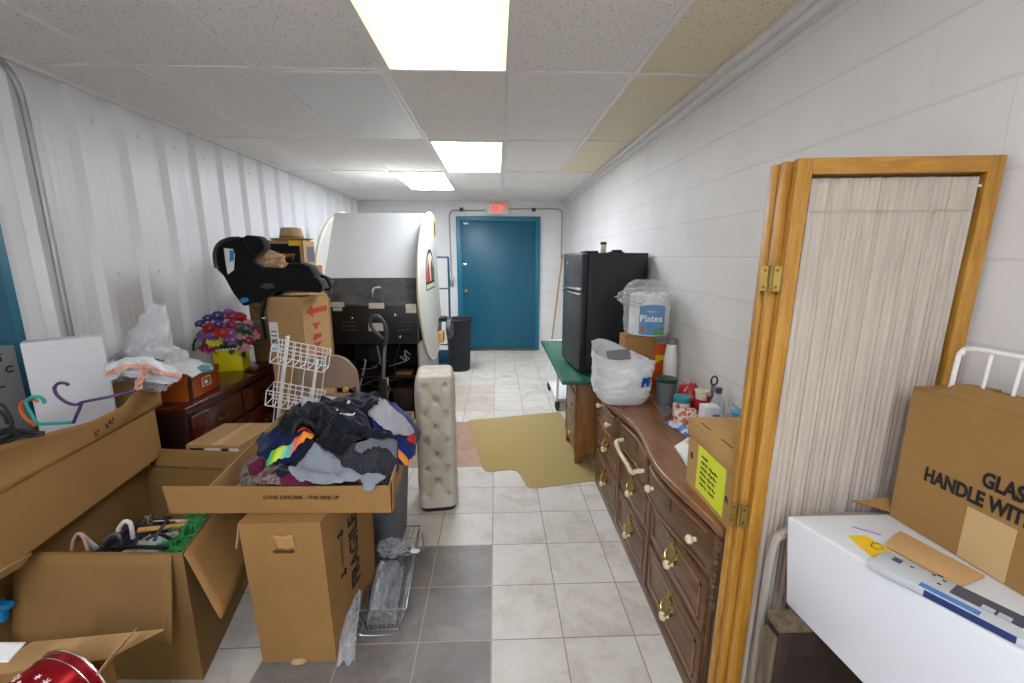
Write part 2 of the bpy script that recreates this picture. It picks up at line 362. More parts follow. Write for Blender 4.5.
def mat_ceiling():
    t = NT('ceiling_tiles'); g = t.add('ShaderNodeNewGeometry'); s = t.add('ShaderNodeSeparateXYZ'); t.l(g.outputs['Position'], s.inputs[0])
    vo = t.add('ShaderNodeTexVoronoi'); vo.inputs['Scale'].default_value = 75; t.l(g.outputs['Position'], vo.inputs['Vector'])
    n = t.noise(g.outputs['Position'], 110, 3, .7)
    speck = t.math('MULTIPLY', t.math('LESS_THAN', vo.outputs['Distance'], .3), t.math('GREATER_THAN', n, .5))
    iu = t.math('FLOOR', t.math('DIVIDE', t.math('SUBTRACT', s.outputs[0], .08), .6)); iv = t.math('FLOOR', t.math('DIVIDE', t.math('SUBTRACT', s.outputs[1], 2.28), 1.26))
    cid = t.add('ShaderNodeCombineXYZ'); t.l(iu, cid.inputs[0]); t.l(iv, cid.inputs[1]); wn = t.add('ShaderNodeTexWhiteNoise'); t.l(cid.outputs[0], wn.inputs[0])
    big = t.noise(g.outputs['Position'], 1.1, 3)
    yel = t.math('MULTIPLY', t.math('MULTIPLY', t.math('GREATER_THAN', s.outputs[0], .68), t.math('LESS_THAN', s.outputs[1], 4.8)), t.math('MULTIPLY_ADD', big, .6, .45))
    base = t.mix(yel, t.ramp(t.math('ADD', t.math('MULTIPLY', wn.outputs[0], .5), t.math('MULTIPLY', big, .5)), [(.2, lin('e9e4df')), (.8, lin('f3f0ed'))]), lin('e6d9b4'))
    col = t.mix(t.math('MULTIPLY', speck, .5), base, lin('7d7168'))
    t.bump(t.math('SUBTRACT', t.math('MULTIPLY', n, .3), speck), .4, .003)
    return t.set(col, .9, 0, .1)
def mat_block(axis):       # painted concrete block wall, joints at real course height
    t = NT('painted_block'); g = t.add('ShaderNodeNewGeometry'); s = t.add('ShaderNodeSeparateXYZ'); t.l(g.outputs['Position'], s.inputs[0])
    a, z = s.outputs[axis], t.math('ADD', s.outputs[2], .01)
    row = t.math('FLOOR', t.math('DIVIDE', z, .2)); sh = t.math('MULTIPLY', t.math('MODULO', row, 2), .2)
    def edge(q, per):
        fr = t.math('FRACT', t.math('DIVIDE', q, per)); return t.math('MULTIPLY', t.math('SUBTRACT', .5, t.math('ABSOLUTE', t.math('SUBTRACT', fr, .5))), per)
    d1 = edge(z, .2); d2 = edge(t.math('ADD', a, sh), .4)
    d = t.math('MINIMUM', d1, t.math('ADD', d2, .0035))
    j = t.math('SMOOTHSTEP', .0, .007, d) if False else None
    mr = t.add('ShaderNodeMapRange', interpolation_type='SMOOTHSTEP'); t.l(d, mr.inputs[0]); mr.inputs[1].default_value = 0; mr.inputs[2].default_value = .007
    n = t.noise(g.outputs['Position'], 2.2, 5, .6); f = t.noise(g.outputs['Position'], 140, 3, .7)
    h = t.math('ADD', t.math('MULTIPLY', mr.outputs[0], .8), t.math('MULTIPLY', f, .18)); t.bump(h, .28, .005)
    col = t.ramp(n, [(.3, lin('e6e4e0')), (.7, lin('f0efed'))])
    col = t.mix(t.math('MULTIPLY', t.math('SUBTRACT', 1, mr.outputs[0]), .25), col, lin('b9b6b0'))
    return t.set(col, .55, 0, .35)
def mat_lens(strength, warm):
    t = NT('lens_lit'); v = t.coord('Object'); s = t.add('ShaderNodeSeparateXYZ'); t.l(v, s.inputs[0])
    band = t.math('ABSOLUTE', t.math('SUBTRACT', t.math('ABSOLUTE', s.outputs[0]), .13))     # two tubes behind the lens
    f = t.math('SUBTRACT', 1, t.math('MINIMUM', 1, t.math('MULTIPLY', band, 7.5)))
    t.l(t.ramp(f, [(0, lin(warm[0])), (.6, lin(warm[1])), (1, lin(warm[2]))]), t.b.inputs['Emission Color'])
    t.l(t.math('MULTIPLY', t.math('MULTIPLY_ADD', f, .9, .55), strength), t.b.inputs['Emission Strength'])
    return t.set(lin('f2f0e8'), .4)

XR, XL, YB, ZC, YF = 1.15, -2.20, 7.27, 2.47, -2.6
def build_room():
    M['floor'] = mat_floor(); M['ceil'] = mat_ceiling(); M['block_y'] = mat_block(1); M['block_x'] = mat_block(0)
    M['panel'] = plain('white_metal_panel', 'eeeeef', .35, var=.03, scale=2, spec=.5); M['tee'] = plain('tee_white', 'e8e6e4', .4)
    M['lens_off'] = plain('lens_off', 'd8dad9', .35, var=.05, scale=2)
    ST('floor', MB().box(XL-.2, XR+.2, YF-.1, YB+.2, -.1, 0), 'floor')
    ST('ceiling', MB().box(XL-.2, XR+.2, YF-.1, YB+.2, ZC, ZC+.1), 'ceil')
    ST('wall_right', MB().box(XR, XR+.15, YF-.1, YB+.15, 0, ZC), 'block_y')
    ST('wall_front', MB().box(XL-.2, XR+.15, YF-.15, YF, 0, ZC), 'block_x')
    ST('wall_back', MB().box(XL-.2, XR+.15, YB, YB+.15, 0, ZC), 'block_x')
    # corrugated metal wall on the left
    prof = []; y = 2.51 - .305*17
    prof.append((XL, YF))
    while y < YB:
        for dx, dy in ((0, -.05), (.034, -.022), (.034, .022), (0, .05)):
            if YF < y+dy < YB: prof.append((XL+dx, y+dy))
        for dy in (.13, .175):
            for q, e in ((0, -.012), (.002, 0), (0, .012)):
                if y+dy+e < YB: prof.append((XL+q, y+dy+e))
        y += .305
    prof.append((XL, YB)); prof += [(XL-.15, YB), (XL-.15, YF)]
    w = ST('wall_left', MB().prism(prof, lambda a, b, h: (a, b, h), 0, ZC), 'panel', smooth=False)
    sm = None
    for k in range(16):
        yy = 2.51+.305*k+.11
        for zz in (2.32, 1.5):
            if sm is None:
                sm = mk('screw', MB().lathe([(.0095, 0), (.0095, .003), (.005, .0045), (.005, .008), (.001, .0085)], n=8, M4=Matrix.Rotation(PI/2, 4, 'Y')), 'tee'); o = sm
            else: o = sm.copy()
            COL.objects.link(o); o.parent = w; o.location = (XL, yy, zz)
    # ceiling grid
    g = MB()
    xs = [.08+.6*k for k in range(-4, 2)]; ys = [2.28+1.26*k for k in range(-3, 4)]
    for x in xs: g.box(x-.012, x+.012, YF, YB, ZC-.006, ZC)
    for yy in ys: g.box(XL, XR, yy-.012, yy+.012, ZC-.0055, ZC)
    ST('trim_1', g, 'tee', smooth=False)
    g = MB().box(XR-.09, XR-.045, YF, YB, ZC-.022, ZC).box(XR-.045, XR, YF, YB, ZC-.05, ZC-.012); ST('trim_2', g, 'tee', bevel=.003)
    g = MB().box(XL+.03, XL+.055, YF, YB, ZC-.02, ZC).box(XL, XR-.1, YB-.022, YB, ZC-.02, ZC); ST('trim_3', g, 'tee', smooth=False)
    # light fixtures
    M['lens_near'] = mat_lens(1.75, ('fff0b4', 'fff5cc', 'fffdf2')); M['lens_lit'] = mat_lens(15, ('e6eeff', 'edf2ff', 'f6f9ff')); M['lens_rear_fill'] = mat_lens(17, ('e6eeff', 'edf2ff', 'f6f9ff'))
    for cx, cy, m, lb in ((-.22, 1.65, 'lens_near', 'lit ceiling light nearest the viewer, yellowish lens'), (-.22, 4.17, 'lens_lit', 'lit ceiling light second along the row above the aisle'),
                      (-.82, 5.43, 'lens_lit', 'lit ceiling light farthest back, left of the row'), (-.82, 2.91, 'lens_off', 'unlit ceiling light panel with pale grey lens'),
                      (-.22, -.87, 'lens_rear_fill', 'added unseen fill light behind the viewer over the aisle'), (-.82, -2.0, 'lens_rear_fill', 'added unseen fill light behind the viewer by the front wall')):  # the two rear lights are unseen, added to brighten the room
        o = T('ceiling_light', lb, 'ceiling light', (cx, cy, ZC-.012), 0, 'recessed ceiling lights')
        f = MB(); a, b, ww = .288, .618, .016
        if cy < -1.5: b = .5
        f.box(-a, a, -b, -b+ww, 0, .012).box(-a, a, b-ww, b, 0, .012).box(-a, -a+ww, -b+ww, b-ww, 0, .012).box(a-ww, a, -b+ww, b-ww, 0, .012)
        P('light_frame', f, 'tee', o, smooth=False)
        P('diffuser', MB().box(-a+ww, a-ww, -b+ww, b-ww, .004, .012), m, o, smooth=False)
    # door in the back wall
    d = STE('door_1', (.043, YB, 0)); h, wd = 2.225, .686
    fr = MB().box(-wd, -wd+.075, -.045, 0, 0, h).box(wd-.06, wd, -.045, 0, 0, h).box(-wd+.075, wd-.06, -.045, 0, h-.075, h)
    fr.box(-wd+.075, -wd+.09, -.03, 0, 0, h-.075).box(wd-.075, wd-.06, -.03, 0, 0, h-.075)
    ST('door_frame', fr, 'teal_frame', d, bevel=.003)
    ST('door_leaf', MB().box(-wd+.09, wd-.075, -.02, 0, .022, h-.078), 'teal', d, bevel=.002)
    ST('threshold', MB().box(-wd+.075, wd-.06, -.06, 0, 0, .012), 'brass', d, bevel=.003)
    k = MB().lathe([(.03, 0), (.03, .008), (.012, .012), (.012, .035), (.028, .045), (.03, .06), (.02, .07), (.002, .072)], (-wd+.145, -.02, 1.02), 16, M4=Matrix.Rotation(PI/2, 4, 'X'))
    ST('door_knob', k, 'brass', d)
    ST('latch_plate', MB().box(-wd+.093, -wd+.165, -.026, -.02, 1.43, 1.475), 'chrome', d, bevel=.003)
    ST('alarm_contact', MB().box(-wd+.12, -wd+.2, -.045, -.02, 2.10, 2.125), 'white', d, bevel=.003)
    # left teal door, mostly outside the frame
    d = STE('door_2', (XL, 1.53, 0))
    ST('door_frame', MB().box(0, .022, .455, .51, 0, 2.2).box(0, .022, -.51, -.455, 0, 2.2).box(0, .022, -.455, .455, 2.13, 2.2), 'teal_frame', d, bevel=.003)
    ST('door_leaf', MB().box(0, .036, -.455, .455, .02, 2.125), 'teal', d)
    # exit sign, conduit
    e = T('exit_sign', 'lit red and white EXIT sign above the teal door', 'sign', (.048, YB, 2.25))
    P('sign_box', MB().box(-.165, .165, -.055, 0, 0, .205), 'exit_face', e, bevel=.006)
    text('exit_letters', 'EXIT', .165, 'red_emit', e, frame4((0, -.0555, .1), (1, 0, 0), (0, 0, 1)), bold=.0025, label='glowing red letters', sx=.66)
    zc = 2.315
    def cl(p): return bez(p, 6)
    c = T('conduit_pipe', 'grey metal conduit running around the far teal door', 'conduit', (-.74, YB, 1.15))
    P('pipe', MB().tube(cl([(-.74, YB-.015, 1.25), (-.745, YB-.015, 1.8), (-.75, YB-.015, 2.2), (-.735, YB-.015, 2.27), (-.68, YB-.015, zc), (-.5, YB-.015, zc), (-.16, YB-.015, zc)]), .011, 8), 'galv', c, world=True)
    P('pipe', MB().tube(cl([(.22, YB-.015, zc+.025), (.6, YB-.015, zc+.03), (.98, YB-.015, zc+.03), (1.06, YB-.015, zc), (1.085, YB-.015, zc-.07), (1.085, YB-.015, 1.9), (1.085, YB-.015, 1.55)]), .011, 8), 'galv', c, world=True)
    P('switch_box', MB().box(-.775, -.7, YB-.045, YB, 1.1, 1.25), 'galv', c, world=True, bevel=.004)
    for xx in (-.55, .62): P('pipe_strap', MB().box(xx-.03, xx+.03, YB-.03, YB, zc-.012, zc+.045), 'dark_grey', c, world=True, bevel=.003)
    c = T('conduit_pipe', 'galvanized conduit bending down the white metal wall beside the left door', 'conduit', (XL+.05, 2.23, 0))
    P('pipe', MB().tube(cl([(XL+.055, 1.85, 2.452), (XL+.055, 2.0, 2.452), (XL+.055, 2.13, 2.44), (XL+.055, 2.19, 2.38), (XL+.055, 2.212, 2.25), (XL+.055, 2.214, 1.8), (XL+.055, 2.214, .9), (XL+.055, 2.214, 0)]), .0135, 10), 'galv', c, world=True)

# ================================================================ right side of the room
def knob_mb(c, r=.016):     # knob pointing to -x
    return MB().lathe([(r*.55, 0), (r*.5, r*.7), (r, r*1.1), (r*1.05, r*1.6), (r*.7, r*2.1), (.0008, r*2.2)], c, 14, M4=Matrix.Rotation(-PI/2, 4, 'Y'))
def bail_mb(c, s=1.0):      # ornate brass bail plate on a face looking to -x
    x, y, z = c; m = MB()
    m.prism([(y+s*a, z+s*b) for a, b in [(-.012, .05), (0, .062), (.012, .05), (.008, .038), (.026, .04), (.032, .026), (.022, .014), (.034, 0), (.028, -.02), (.012, -.024), (.006, -.04), (0, -.05), (-.006, -.04), (-.012, -.024), (-.028, -.02), (-.034, 0), (-.022, .014), (-.032, .026), (-.026, .04), (-.008, .038)]], lambda a, b, h: (h, a, b), x, x-.009)
    m.tube(bez([(x-.004, y-s*.028, z+s*.01), (x-.02, y-s*.027, z-s*.01), (x-.026, y-s*.012, z-s*.03), (x-.026, y+s*.012, z-s*.03), (x-.02, y+s*.027, z-s*.01), (x-.004, y+s*.028, z+s*.01)], 5), .0042, 6)
    for a, b in ((-.02, .03), (.02, .03), (0, .045), (-.02, -.012), (.02, -.012)): m.ball((x-.006, y+s*a, z+s*b), .006, 5)
    return m
def build_dresser():
    y0, y1, xf, zt = 1.17, 2.82, .705, .76
    d = T('dresser', 'brown oak dresser with wavy serpentine front and ivory knobs by the right wall', 'dresser', (.92, 2.0, 0))
    def front(y): return xf - .0 - .045*(1-math.cos(4*PI*(y-y0)/(y1-y0)))/2*1.0
    ys = [y0+(y1-y0)*i/64 for i in range(65)]
    # body with flat lower part and curved upper part
    b = MB().box(xf+.012, XR-.02, y0+.015, y1-.015, .05, .53)
    b.prism([(front(y)+.03, y) for y in ys if y0+.014 < y < y1-.014] + [(XR-.02, y1-.015), (XR-.02, y0+.015)], lambda a, c, h: (a, c, h), .53, zt-.03)
    P('body', b, 'oak', d, world=True, bevel=.003)
    tp = MB().prism([(front(y)-.012, y) for y in ys] + [(XR-.012, y1), (XR-.012, y0)], lambda a, c, h: (a, c, h), zt-.03, zt)
    P('top', tp, 'oak_top', d, world=True, bevel=.009, seg=3)
    tr = MB().prism([(front(y)+.004, y) for y in ys] + [(XR-.02, y1), (XR-.02, y0)], lambda a, c, h: (a, c, h), zt-.046, zt-.03)
    P('top_moulding', tr, 'oak', d, world=True, bevel=.004)
    P('plinth', MB().box(xf-.005, XR-.02, y0, y1, 0, .06).box(xf+.002, XR-.02, y0+.004, y1-.004, .06, .075), 'oak', d, world=True, bevel=.006)
    # carved corner pilasters and stiles
    for y in (y0+.022, y1-.022):
        m = MB().box(xf-.004, xf+.05, y-.022, y+.022, .06, zt-.04)
        for k in range(9): m.ball((xf-.004, y, .5+.022*k), .011 if k % 2 else .015, 5)
        m.tube([(xf-.006, y-.009, .1), (xf-.006, y-.009, .46)], .004, 6).tube([(xf-.006, y+.009, .1), (xf-.006, y+.009, .46)], .004, 6)
        P('pilaster', m, 'oak_v', d, world=True, bevel=.003)
    cols = [(1.222, 1.735), (1.768, 2.222), (2.255, 2.768)]
    for y in (1.751, 2.238): P('stile', MB().box(min(front(y)+.012, xf), xf+.05, y-.0155, y+.0155, .07, zt-.046), 'oak_v', d, world=True, bevel=.003)
    m = MB()
    for z in (.315, .545): m.box(xf-.002, xf+.05, y0+.04, y1-.04, z-.009, z+.009)
    P('rail', m, 'oak', d, world=True, bevel=.002)
    for ci, (a, c) in enumerate(cols):
        n = 18; yy = [a+(c-a)*i/n for i in range(n+1)]
        m = MB(); f0 = .555; f1 = zt-.05
        m.prism([(front(y)-.004 if .02 < y-a and .02 < c-y else front(y)+.004, y) for y in yy] + [(xf+.04, c), (xf+.04, a)], lambda p, q, h: (p, q, h), f0, f1)
        dr = P('drawer', m, 'oak', d, world=True, bevel=.003)
        q = MB()
        for zz in (f0+.012, f1-.012): q.tube([(front(y)-.006, y, zz) for y in yy[1:-1]], .004, 6)
        P('drawer_moulding', q, 'oak_top', dr, world=True)
        yk = (a+.09, c-.09)
        if ci == 1:
            ym = [a+.05, a+.09, a+.2, a+.3, a+.385, c-.03]
            pts = bez([(front(a+.06)-.006, a+.06, 0.615), (front(a+.06)-.04, a+.065, 0.610), (front(a+.12)-.052, a+.12, 0.575), (front(a+.2)-.052, a+.22, 0.570), (front(a+.3)-.055, a+.32, 0.580), (front(c-.08)-.05, c-.075, 0.615), (front(c-.06)-.006, c-.06, 0.620)], 5)
            P('curved_handle', MB().tube(pts, .011, 8), 'ivory', dr, world=True, label='long curved ivory handle')
        else:
            for y in yk: P('knob', knob_mb((front(y)-.004, y, .63)), 'ivory', dr, world=True)
        y = (a+c)/2
        e = MB().prism([(y+p, .655+q) for p, q in [(0, .03), (.012, .018), (.007, .004), (.014, -.012), (0, -.03), (-.014, -.012), (-.007, .004), (-.012, .018)]], lambda p, q, h: (h, p, q), front(y)-.0075, front(y)-.003)
        P('keyhole_plate', e, 'brass_dark', dr, world=True)
        for z0, z1 in ((.33, .53), (.085, .3)):
            m = MB().box(xf-.012, xf+.03, a, c, z0, z1)
            dr = P('drawer', m, 'oak', d, world=True, bevel=.004)
            q = MB(); i = .03
            for u in ((a+i, a+i+.008, z0+i, z1-i), (c-i-.008, c-i, z0+i, z1-i)): q.box(xf-.0165, xf-.012, *u)
            for u in ((a+i, c-i, z0+i, z0+i+.008), (a+i, c-i, z1-i-.008, z1-i)): q.box(xf-.0165, xf-.012, *u)
            P('drawer_moulding', q, 'oak_top', dr, world=True)
            for y in ([(a+c)/2] if ci == 1 else [(a+c)/2]):
                h = P('bail_pull', bail_mb((xf-.012, y, (z0+z1)/2+.015), 1.15), 'brass', dr, world=True)
                P('pull_knob', knob_mb((xf-.016, y-.008, (z0+z1)/2-.028), .017), 'ivory', h, world=True)

def build_banker():
    x0, x1, y0, y1, z0 = .715, 1.09, 1.175, 1.475, .761
    b = T('storage_box', 'lidded tan cardboard file box with a yellow note on the oak dresser', 'box', ((x0+x1)/2, (y0+y1)/2, z0))
    m = MB(); t = .005
    # front with a hand hole, as a frame of four pieces
    hy0, hy1, hz0, hz1 = 1.285, 1.375, z0+.155, z0+.185
    m.box(x0, x0+t, y0, hy0, z0, z0+.245).box(x0, x0+t, hy1, y1, z0, z0+.245).box(x0, x0+t, hy0, hy1, z0, hz0).box(x0, x0+t, hy0, hy1, hz1, z0+.245)
    m.box(x1-t, x1, y0, y1, z0, z0+.245).box(x0+t, x1-t, y0, y0+t, z0, z0+.245).box(x0+t, x1-t, y1-t, y1, z0, z0+.245).box(x0+t, x1-t, y0+t, y1-t, z0, z0+t)
    P('box_body', m, 'board_kraft', b, world=True, smooth=False)
    P('lining', MB().box(x0+.012, x0+.016, hy0-.03, hy1+.03, hz0-.03, hz1+.03), 'maroon', b, world=True, label='dark contents behind the hand hole')
    e = .006; zl = z0+.19
    l = MB().box(x0-e, x1+e, y0-e, y1+e, z0+.247, z0+.253).box(x0-e, x0-.001, y0-e, y1+e, zl, z0+.247).box(x1+.001, x1+e, y0-e, y1+e, zl, z0+.247).box(x0-.001, x1+.001, y0-e, y0-.001, zl, z0+.247).box(x0-.001, x1+.001, y1+.001, y1+e, zl, z0+.247)
    ld = P('lid', l, 'board_kraft', b, world=True, bevel=.002)
    for y in (1.25, 1.39): P('lid_slot', MB().box(x0+.012, x0+.017, y-.035, y+.035, z0+.2525, z0+.2536), 'ink_brown', ld, world=True)
    ny0, ny1, nz0, nz1 = 1.21, 1.395, z0+.02, z0+.185
    n = P('note', MB().slab((x0-.002, ny0, nz0+.0), (0, ny1-ny0, .0), (0, 0, nz1-nz0), .0015), 'note', b, world=True, label='yellow handwritten note')
    rr = random.Random(3)
    for k in range(6):
        zz = nz1-.03-.02*k; q = MB(); y = ny1-.03
        for wd in range(2 if k else 1):
            pts = []; L = rr.uniform(.035, .055)
            for i in range(12): pts.append((x0-.0042, y-L*i/11-(.003 if i % 3 else -.003), zz+(.006 if i % 2 else -.005)*rr.uniform(.4, 1)-.0*k))
            q.tube(pts, .0011, 4); y -= L+.012
        P('handwriting', q, 'ink', n, world=True)
    for yy, zz in ((1.44, z0+.12), (1.195, z0+.09)):
        q = MB().tube([(x0-.001, yy+.008*math.cos(a*1.3), zz+.012*math.sin(a*2.1)) for a in np.linspace(0, 6, 14)], .0012, 4)
        P('scribble', q, 'ink', b, world=True)

def build_screen():
    # three hinged panels folded flat against each other; left stiles towards the aisle
    zt, zb = 1.82, .0
    s = T('folding_screen', 'honey wood folding room divider with gathered cream curtain, folded beside the dresser', 'room divider', (.90, 1.04, 0))
    L = [((.685, 1.025), (1.125, .975)), ((.672, 1.055), (1.122, 1.005)), ((.668, 1.085), (1.12, 1.035))]
    for k, ((xa, ya), (xb, yb)) in enumerate(L):
        u = Vector((xb-xa, yb-ya, 0)); W = u.length; u.normalize(); n = Vector((-u.y, u.x, 0))      # n points away from the viewer
        lean = Vector((.012, 0, 0))
        def pt(a, d, z): return Vector((xa, ya, 0)) + u*a + n*d + Vector((-.0, 0, z)) + lean*(z/zt-.5)*2
        st = .034; th = .022
        m = MB()
        def beam(a0, a1, z0, z1):
            m.hexa([pt(a0, 0, z0), pt(a1, 0, z0), pt(a1, th, z0), pt(a0, th, z0), pt(a0, 0, z1), pt(a1, 0, z1), pt(a1, th, z1), pt(a0, th, z1)])
        beam(0, st, zb, zt-.0012*k); beam(W-st, W, zb, zt-.0012*k)
        f = P('panel_frame', m, 'honey', s, world=True, bevel=.002)
        for ra, rb in ((zt-.036-.0012*k, zt-.0012*k), (zb+.06, zb+.1)):
            m = MB(); beam(st, W-st, ra, rb); P('panel_rail', m, 'honey_rail', f, world=True, bevel=.002)
        for zz in (zt-.064, zb+.14): P('curtain_rod', MB().tube([pt(st, th*.5, zz), pt(W-st, th*.5, zz)], .0035, 8), 'cream', f, world=True)
        a0, a1 = st+.002, W-st-.012
        rr = random.Random(k)
        ph = [rr.uniform(0, 6) for _ in range(6)]
        def cf(i, j):
            z = zb+.125 + (zt-.045-zb-.125)*j; a = a0+(a1-a0)*i
            w = .0018*math.sin(2*PI*a/.0125+ph[0]+.8*math.sin(a*40)) + .0028*math.sin(2*PI*a/.037+ph[1]+1.5*math.sin(z*2+ph[4])) + .002*math.sin(2*PI*a/.057+ph[2]+z)
            tight = 1 if abs(z-(zt-.115)) > .006 else .4
            return pt(a, th*.5 - .0062 + w*tight*.75, z)
        cu = P('curtain', MB().grid(cf, 130, 70), 'curtain', f, world=True)
        cu.modifiers.new('thick', 'SOLIDIFY').thickness = .0015
        if k == 0: P('hem_seam', MB().tube([pt(a0+(a1-a0)*i/40, th*.5-.0105, zt-.118+.001*math.sin(i*1.7)) for i in range(41)], .0012, 5), 'curtain', f, world=True)
    def hinge(c, d):
        h = P('hinge', MB().box(-.003, 0, -.022, .022, -.03, .03).tube([(-.004, 0, -.032), (-.004, 0, .032)], .006, 8), 'brass', s)
        h.location = Vector(c)-Vector(s.location); h.rotation_euler = (0, 0, d)
        for y, z in ((-.013, .02), (-.013, -.02), (.013, .02), (.013, -.02)):
            P('hinge_screw', MB().lathe([(.0035, 0), (.003, .001), (.001, .0015)], (-.003, y, z), 8, M4=Matrix.Rotation(-PI/2, 4, 'Y')), 'brass_dark', h)
    hinge((.671, 1.038, 1.545), .95); hinge((.659, 1.038, .905), .95)
    hz = P('hinge', MB().box(.0, .003, -.02, .02, -.03, .03).tube([(.003, 0, -.03), (.003, 0, .03)], .0045, 8), 'brass', s); hz.location = Vector((1.131, 1.0, 1.47))-Vector(s.location)

def build_right_front():
    # old wood stand
    s = T('wooden_stand', 'weathered dark wooden stand under the white carton at lower right', 'stand', (.89, .6, 0))
    x0, x1, y0, y1, h = .668, 1.12, .22, .895, .715
    for x, y in ((x0, y1-.05), (.82, y0), (x1-.05, y0), (x1-.05, y1-.05)):
        P('leg', MB().box(x, x+.045, y, y+.045, 0, h), 'black_wood' if y > .5 else 'old_wood', s, world=True, bevel=.003)
    P('leg_facing', MB().box(x0-.012, x0, y1-.05, y1-.01, 0, h-.01), 'old_wood', s, world=True, bevel=.004, label='peeling pale edge')
    P('top_board', MB().box(.81, x1, y0, y1-.0, h, h+.022).box(x0, .81, y1-.05, y1, h, h+.022), 'old_wood', s, world=True, bevel=.004)
    m = MB().box(x0+.045, x1-.05, y1-.03, y1-.012, h-.09, h)
    P('apron', m, 'black_wood', s, world=True, bevel=.002)
    P('back_panel', MB().box(x0+.05, x1-.05, y1-.02, y1-.012, .08, h-.09).box(x1-.02, x1-.01, y0+.05, y1-.05, .08, h), 'black_wood', s, world=True)
    P('lower_shelf', MB().box(.83, x1-.01, y0+.01, y1-.035, .12, .14), 'black_wood', s, world=True, bevel=.002)
    # folded metal chair standing between stand and screen
    c = T('folding_chair', 'folded beige metal chair squeezed between the room divider and the white carton', 'chair', (.87, .945, 0))
    def loop(y, xa, xb, z1, r): return bez([(xa, y, 0), (xa, y, .4), (xa, y, z1-.11), (xa+.03, y, z1-.035), (xa+.1, y, z1), (xb-.1, y, z1), (xb-.03, y, z1-.035), (xb, y, z1-.11), (xb, y, .4), (xb, y, 0)], 6)
    P('back_frame', MB().tube(loop(.952, .703, 1.09, .945, 0), .0115, 10), 'taupe', c, world=True)
    P('leg_frame', MB().tube(loop(.926, .73, 1.06, .62, 0), .0105, 10), 'taupe', c, world=True)
    P('backrest', MB().box(.74, 1.05, .946, .958, .73, .9), 'beige_metal', c, world=True, bevel=.004)
    P('seat', MB().box(.75, 1.04, .932, .945, .3, .66), 'beige_metal', c, world=True, bevel=.004)
    # long white carton, slightly splayed front
    z1 = .955; zb = .7375
    w = T('carton', 'long glossy white carton lying on the weathered wooden stand', 'box', (.93, .65, zb))
    A, B = Vector((.742, .905, z1)), Vector((.925, .30, z1))
    A = atz(785, 512, z1); A = Vector((A.x, A.y-.075, z1)) if False else Vector((A.x, A.y, z1))
    k = .93; A = Vector((A.x*1.0, A.y*1.0, z1))
    C, D = Vector((.726, .912, zb)), Vector((.785, .3, zb))
    A = Vector((.70, .915, .982)); 
    B = Vector((.878, .40, .982)); z1 = .982
    m = MB().hexa([C, D, Vector((1.13, .3, zb)), Vector((1.13, .912, zb)), A, B, Vector((1.13, .40, z1)), Vector((1.13, .915, z1))])
    P('box_body', m, 'board_white', w, world=True, bevel=.006, seg=3)
    # marks on its top
    top = z1+.0005
    P('sticky_note', MB().prism([tuple(atz(*p, top)[:2]) for p in ((848, 536), (866, 536), (892, 552), (872, 557), (862, 549))], lambda a, b, h: (a, b, h), top, top+.0015), 'sticky', w, world=True, label='amber note with a scrawl')
    P('scrawl', MB().tube([atz(x, y, top+.002) for x, y in ((873, 542), (871, 546), (876, 549), (884, 549), (880, 544), (874, 543))], .0008, 4), 'ink', w, world=True)
    P('crayon_mark', MB().tube([atz(x, y, top+.0005) for x, y in ((853, 527), (867, 531), (881, 535))], .0018, 5), 'purple_ink', w, world=True)
    # kraft envelope + flat grey boxed gadget
    zz = top+.003
    q = [atz(*p, zz) for p in ((900, 533), (884, 546), (960, 588), (985, 578))]
    S('envelope', MB().prism([(p.x, p.y) for p in q], lambda a, b, h: (a, b, h), zz, zz+.006), 'brown_kraft', 'flat tan kraft envelope between the white carton and the GLASS box', 'envelope', loc=q[1]-Vector((0, 0, 0)), bevel=.001)
    zb2 = z1+.0012
    g = T('product_box', 'thin pale grey and navy box lying on the front of the white carton', 'box', atz(872, 562, zb2))
    p0 = atz(869, 561, zb2+.015); p1 = atz(1024, 640, zb2+.015); u = (p1-p0); u.z = 0; u.normalize(); v = Vector((-u.y, u.x, 0))
    if v.x < 0: v = -v
    o = Vector((p0.x, p0.y, zb2)); Lg, Wd, th = .40, .07, .015
    def q4(a, b, z): return o+u*a+v*b+Vector((0, 0, z))
    P('box_body', MB().hexa([q4(0, 0, 0), q4(Lg, 0, 0), q4(Lg, Wd, 0), q4(0, Wd, 0), q4(0, 0, th), q4(Lg, 0, th), q4(Lg, Wd, th), q4(0, Wd, th)]), 'grey_box', g, world=True, bevel=.0015)
    def patch(a0, a1, b0, b1, mat, nm, lift=.0006, lab=None): P(nm, MB().hexa([q4(a0, b0, th), q4(a1, b0, th), q4(a1, b1, th), q4(a0, b1, th), q4(a0, b0, th+lift), q4(a1, b0, th+lift), q4(a1, b1, th+lift), q4(a0, b1, th+lift)]), mat, g, world=True, label=lab)
    patch(.11, .23, .03, Wd-.002, 'slate', 'dark_print'); patch(.075, .155, .003, .018, 'lblue', 'blue_strip'); patch(.02, .034, .044, .06, 'slate', 'small_print')
    patch(.15, .166, .03, .044, 'grey_box', 'icon', .001); patch(.17, .186, .03, .044, 'grey_box', 'icon', .001); patch(.2, .245, .026, .05, 'paper', 'sticker', .0012)
    text('box_print', 'HOT SURFACE' if False else 'NX 1000', .011, 'paper', g, frame4(q4(.115, .0105, th+.0012)-g.location, u, v)) if False else None
    P('dark_band', MB().hexa([q4(.085, -.0008, .001), q4(.2, -.0008, .001), q4(.2, 0, .001), q4(.085, 0, .001), q4(.085, -.0008, th-.001), q4(.2, -.0008, th-.001), q4(.2, 0, th-.001), q4(.085, 0, th-.001)]), 'steel_blue', g, world=True)
    rr = random.Random(5)
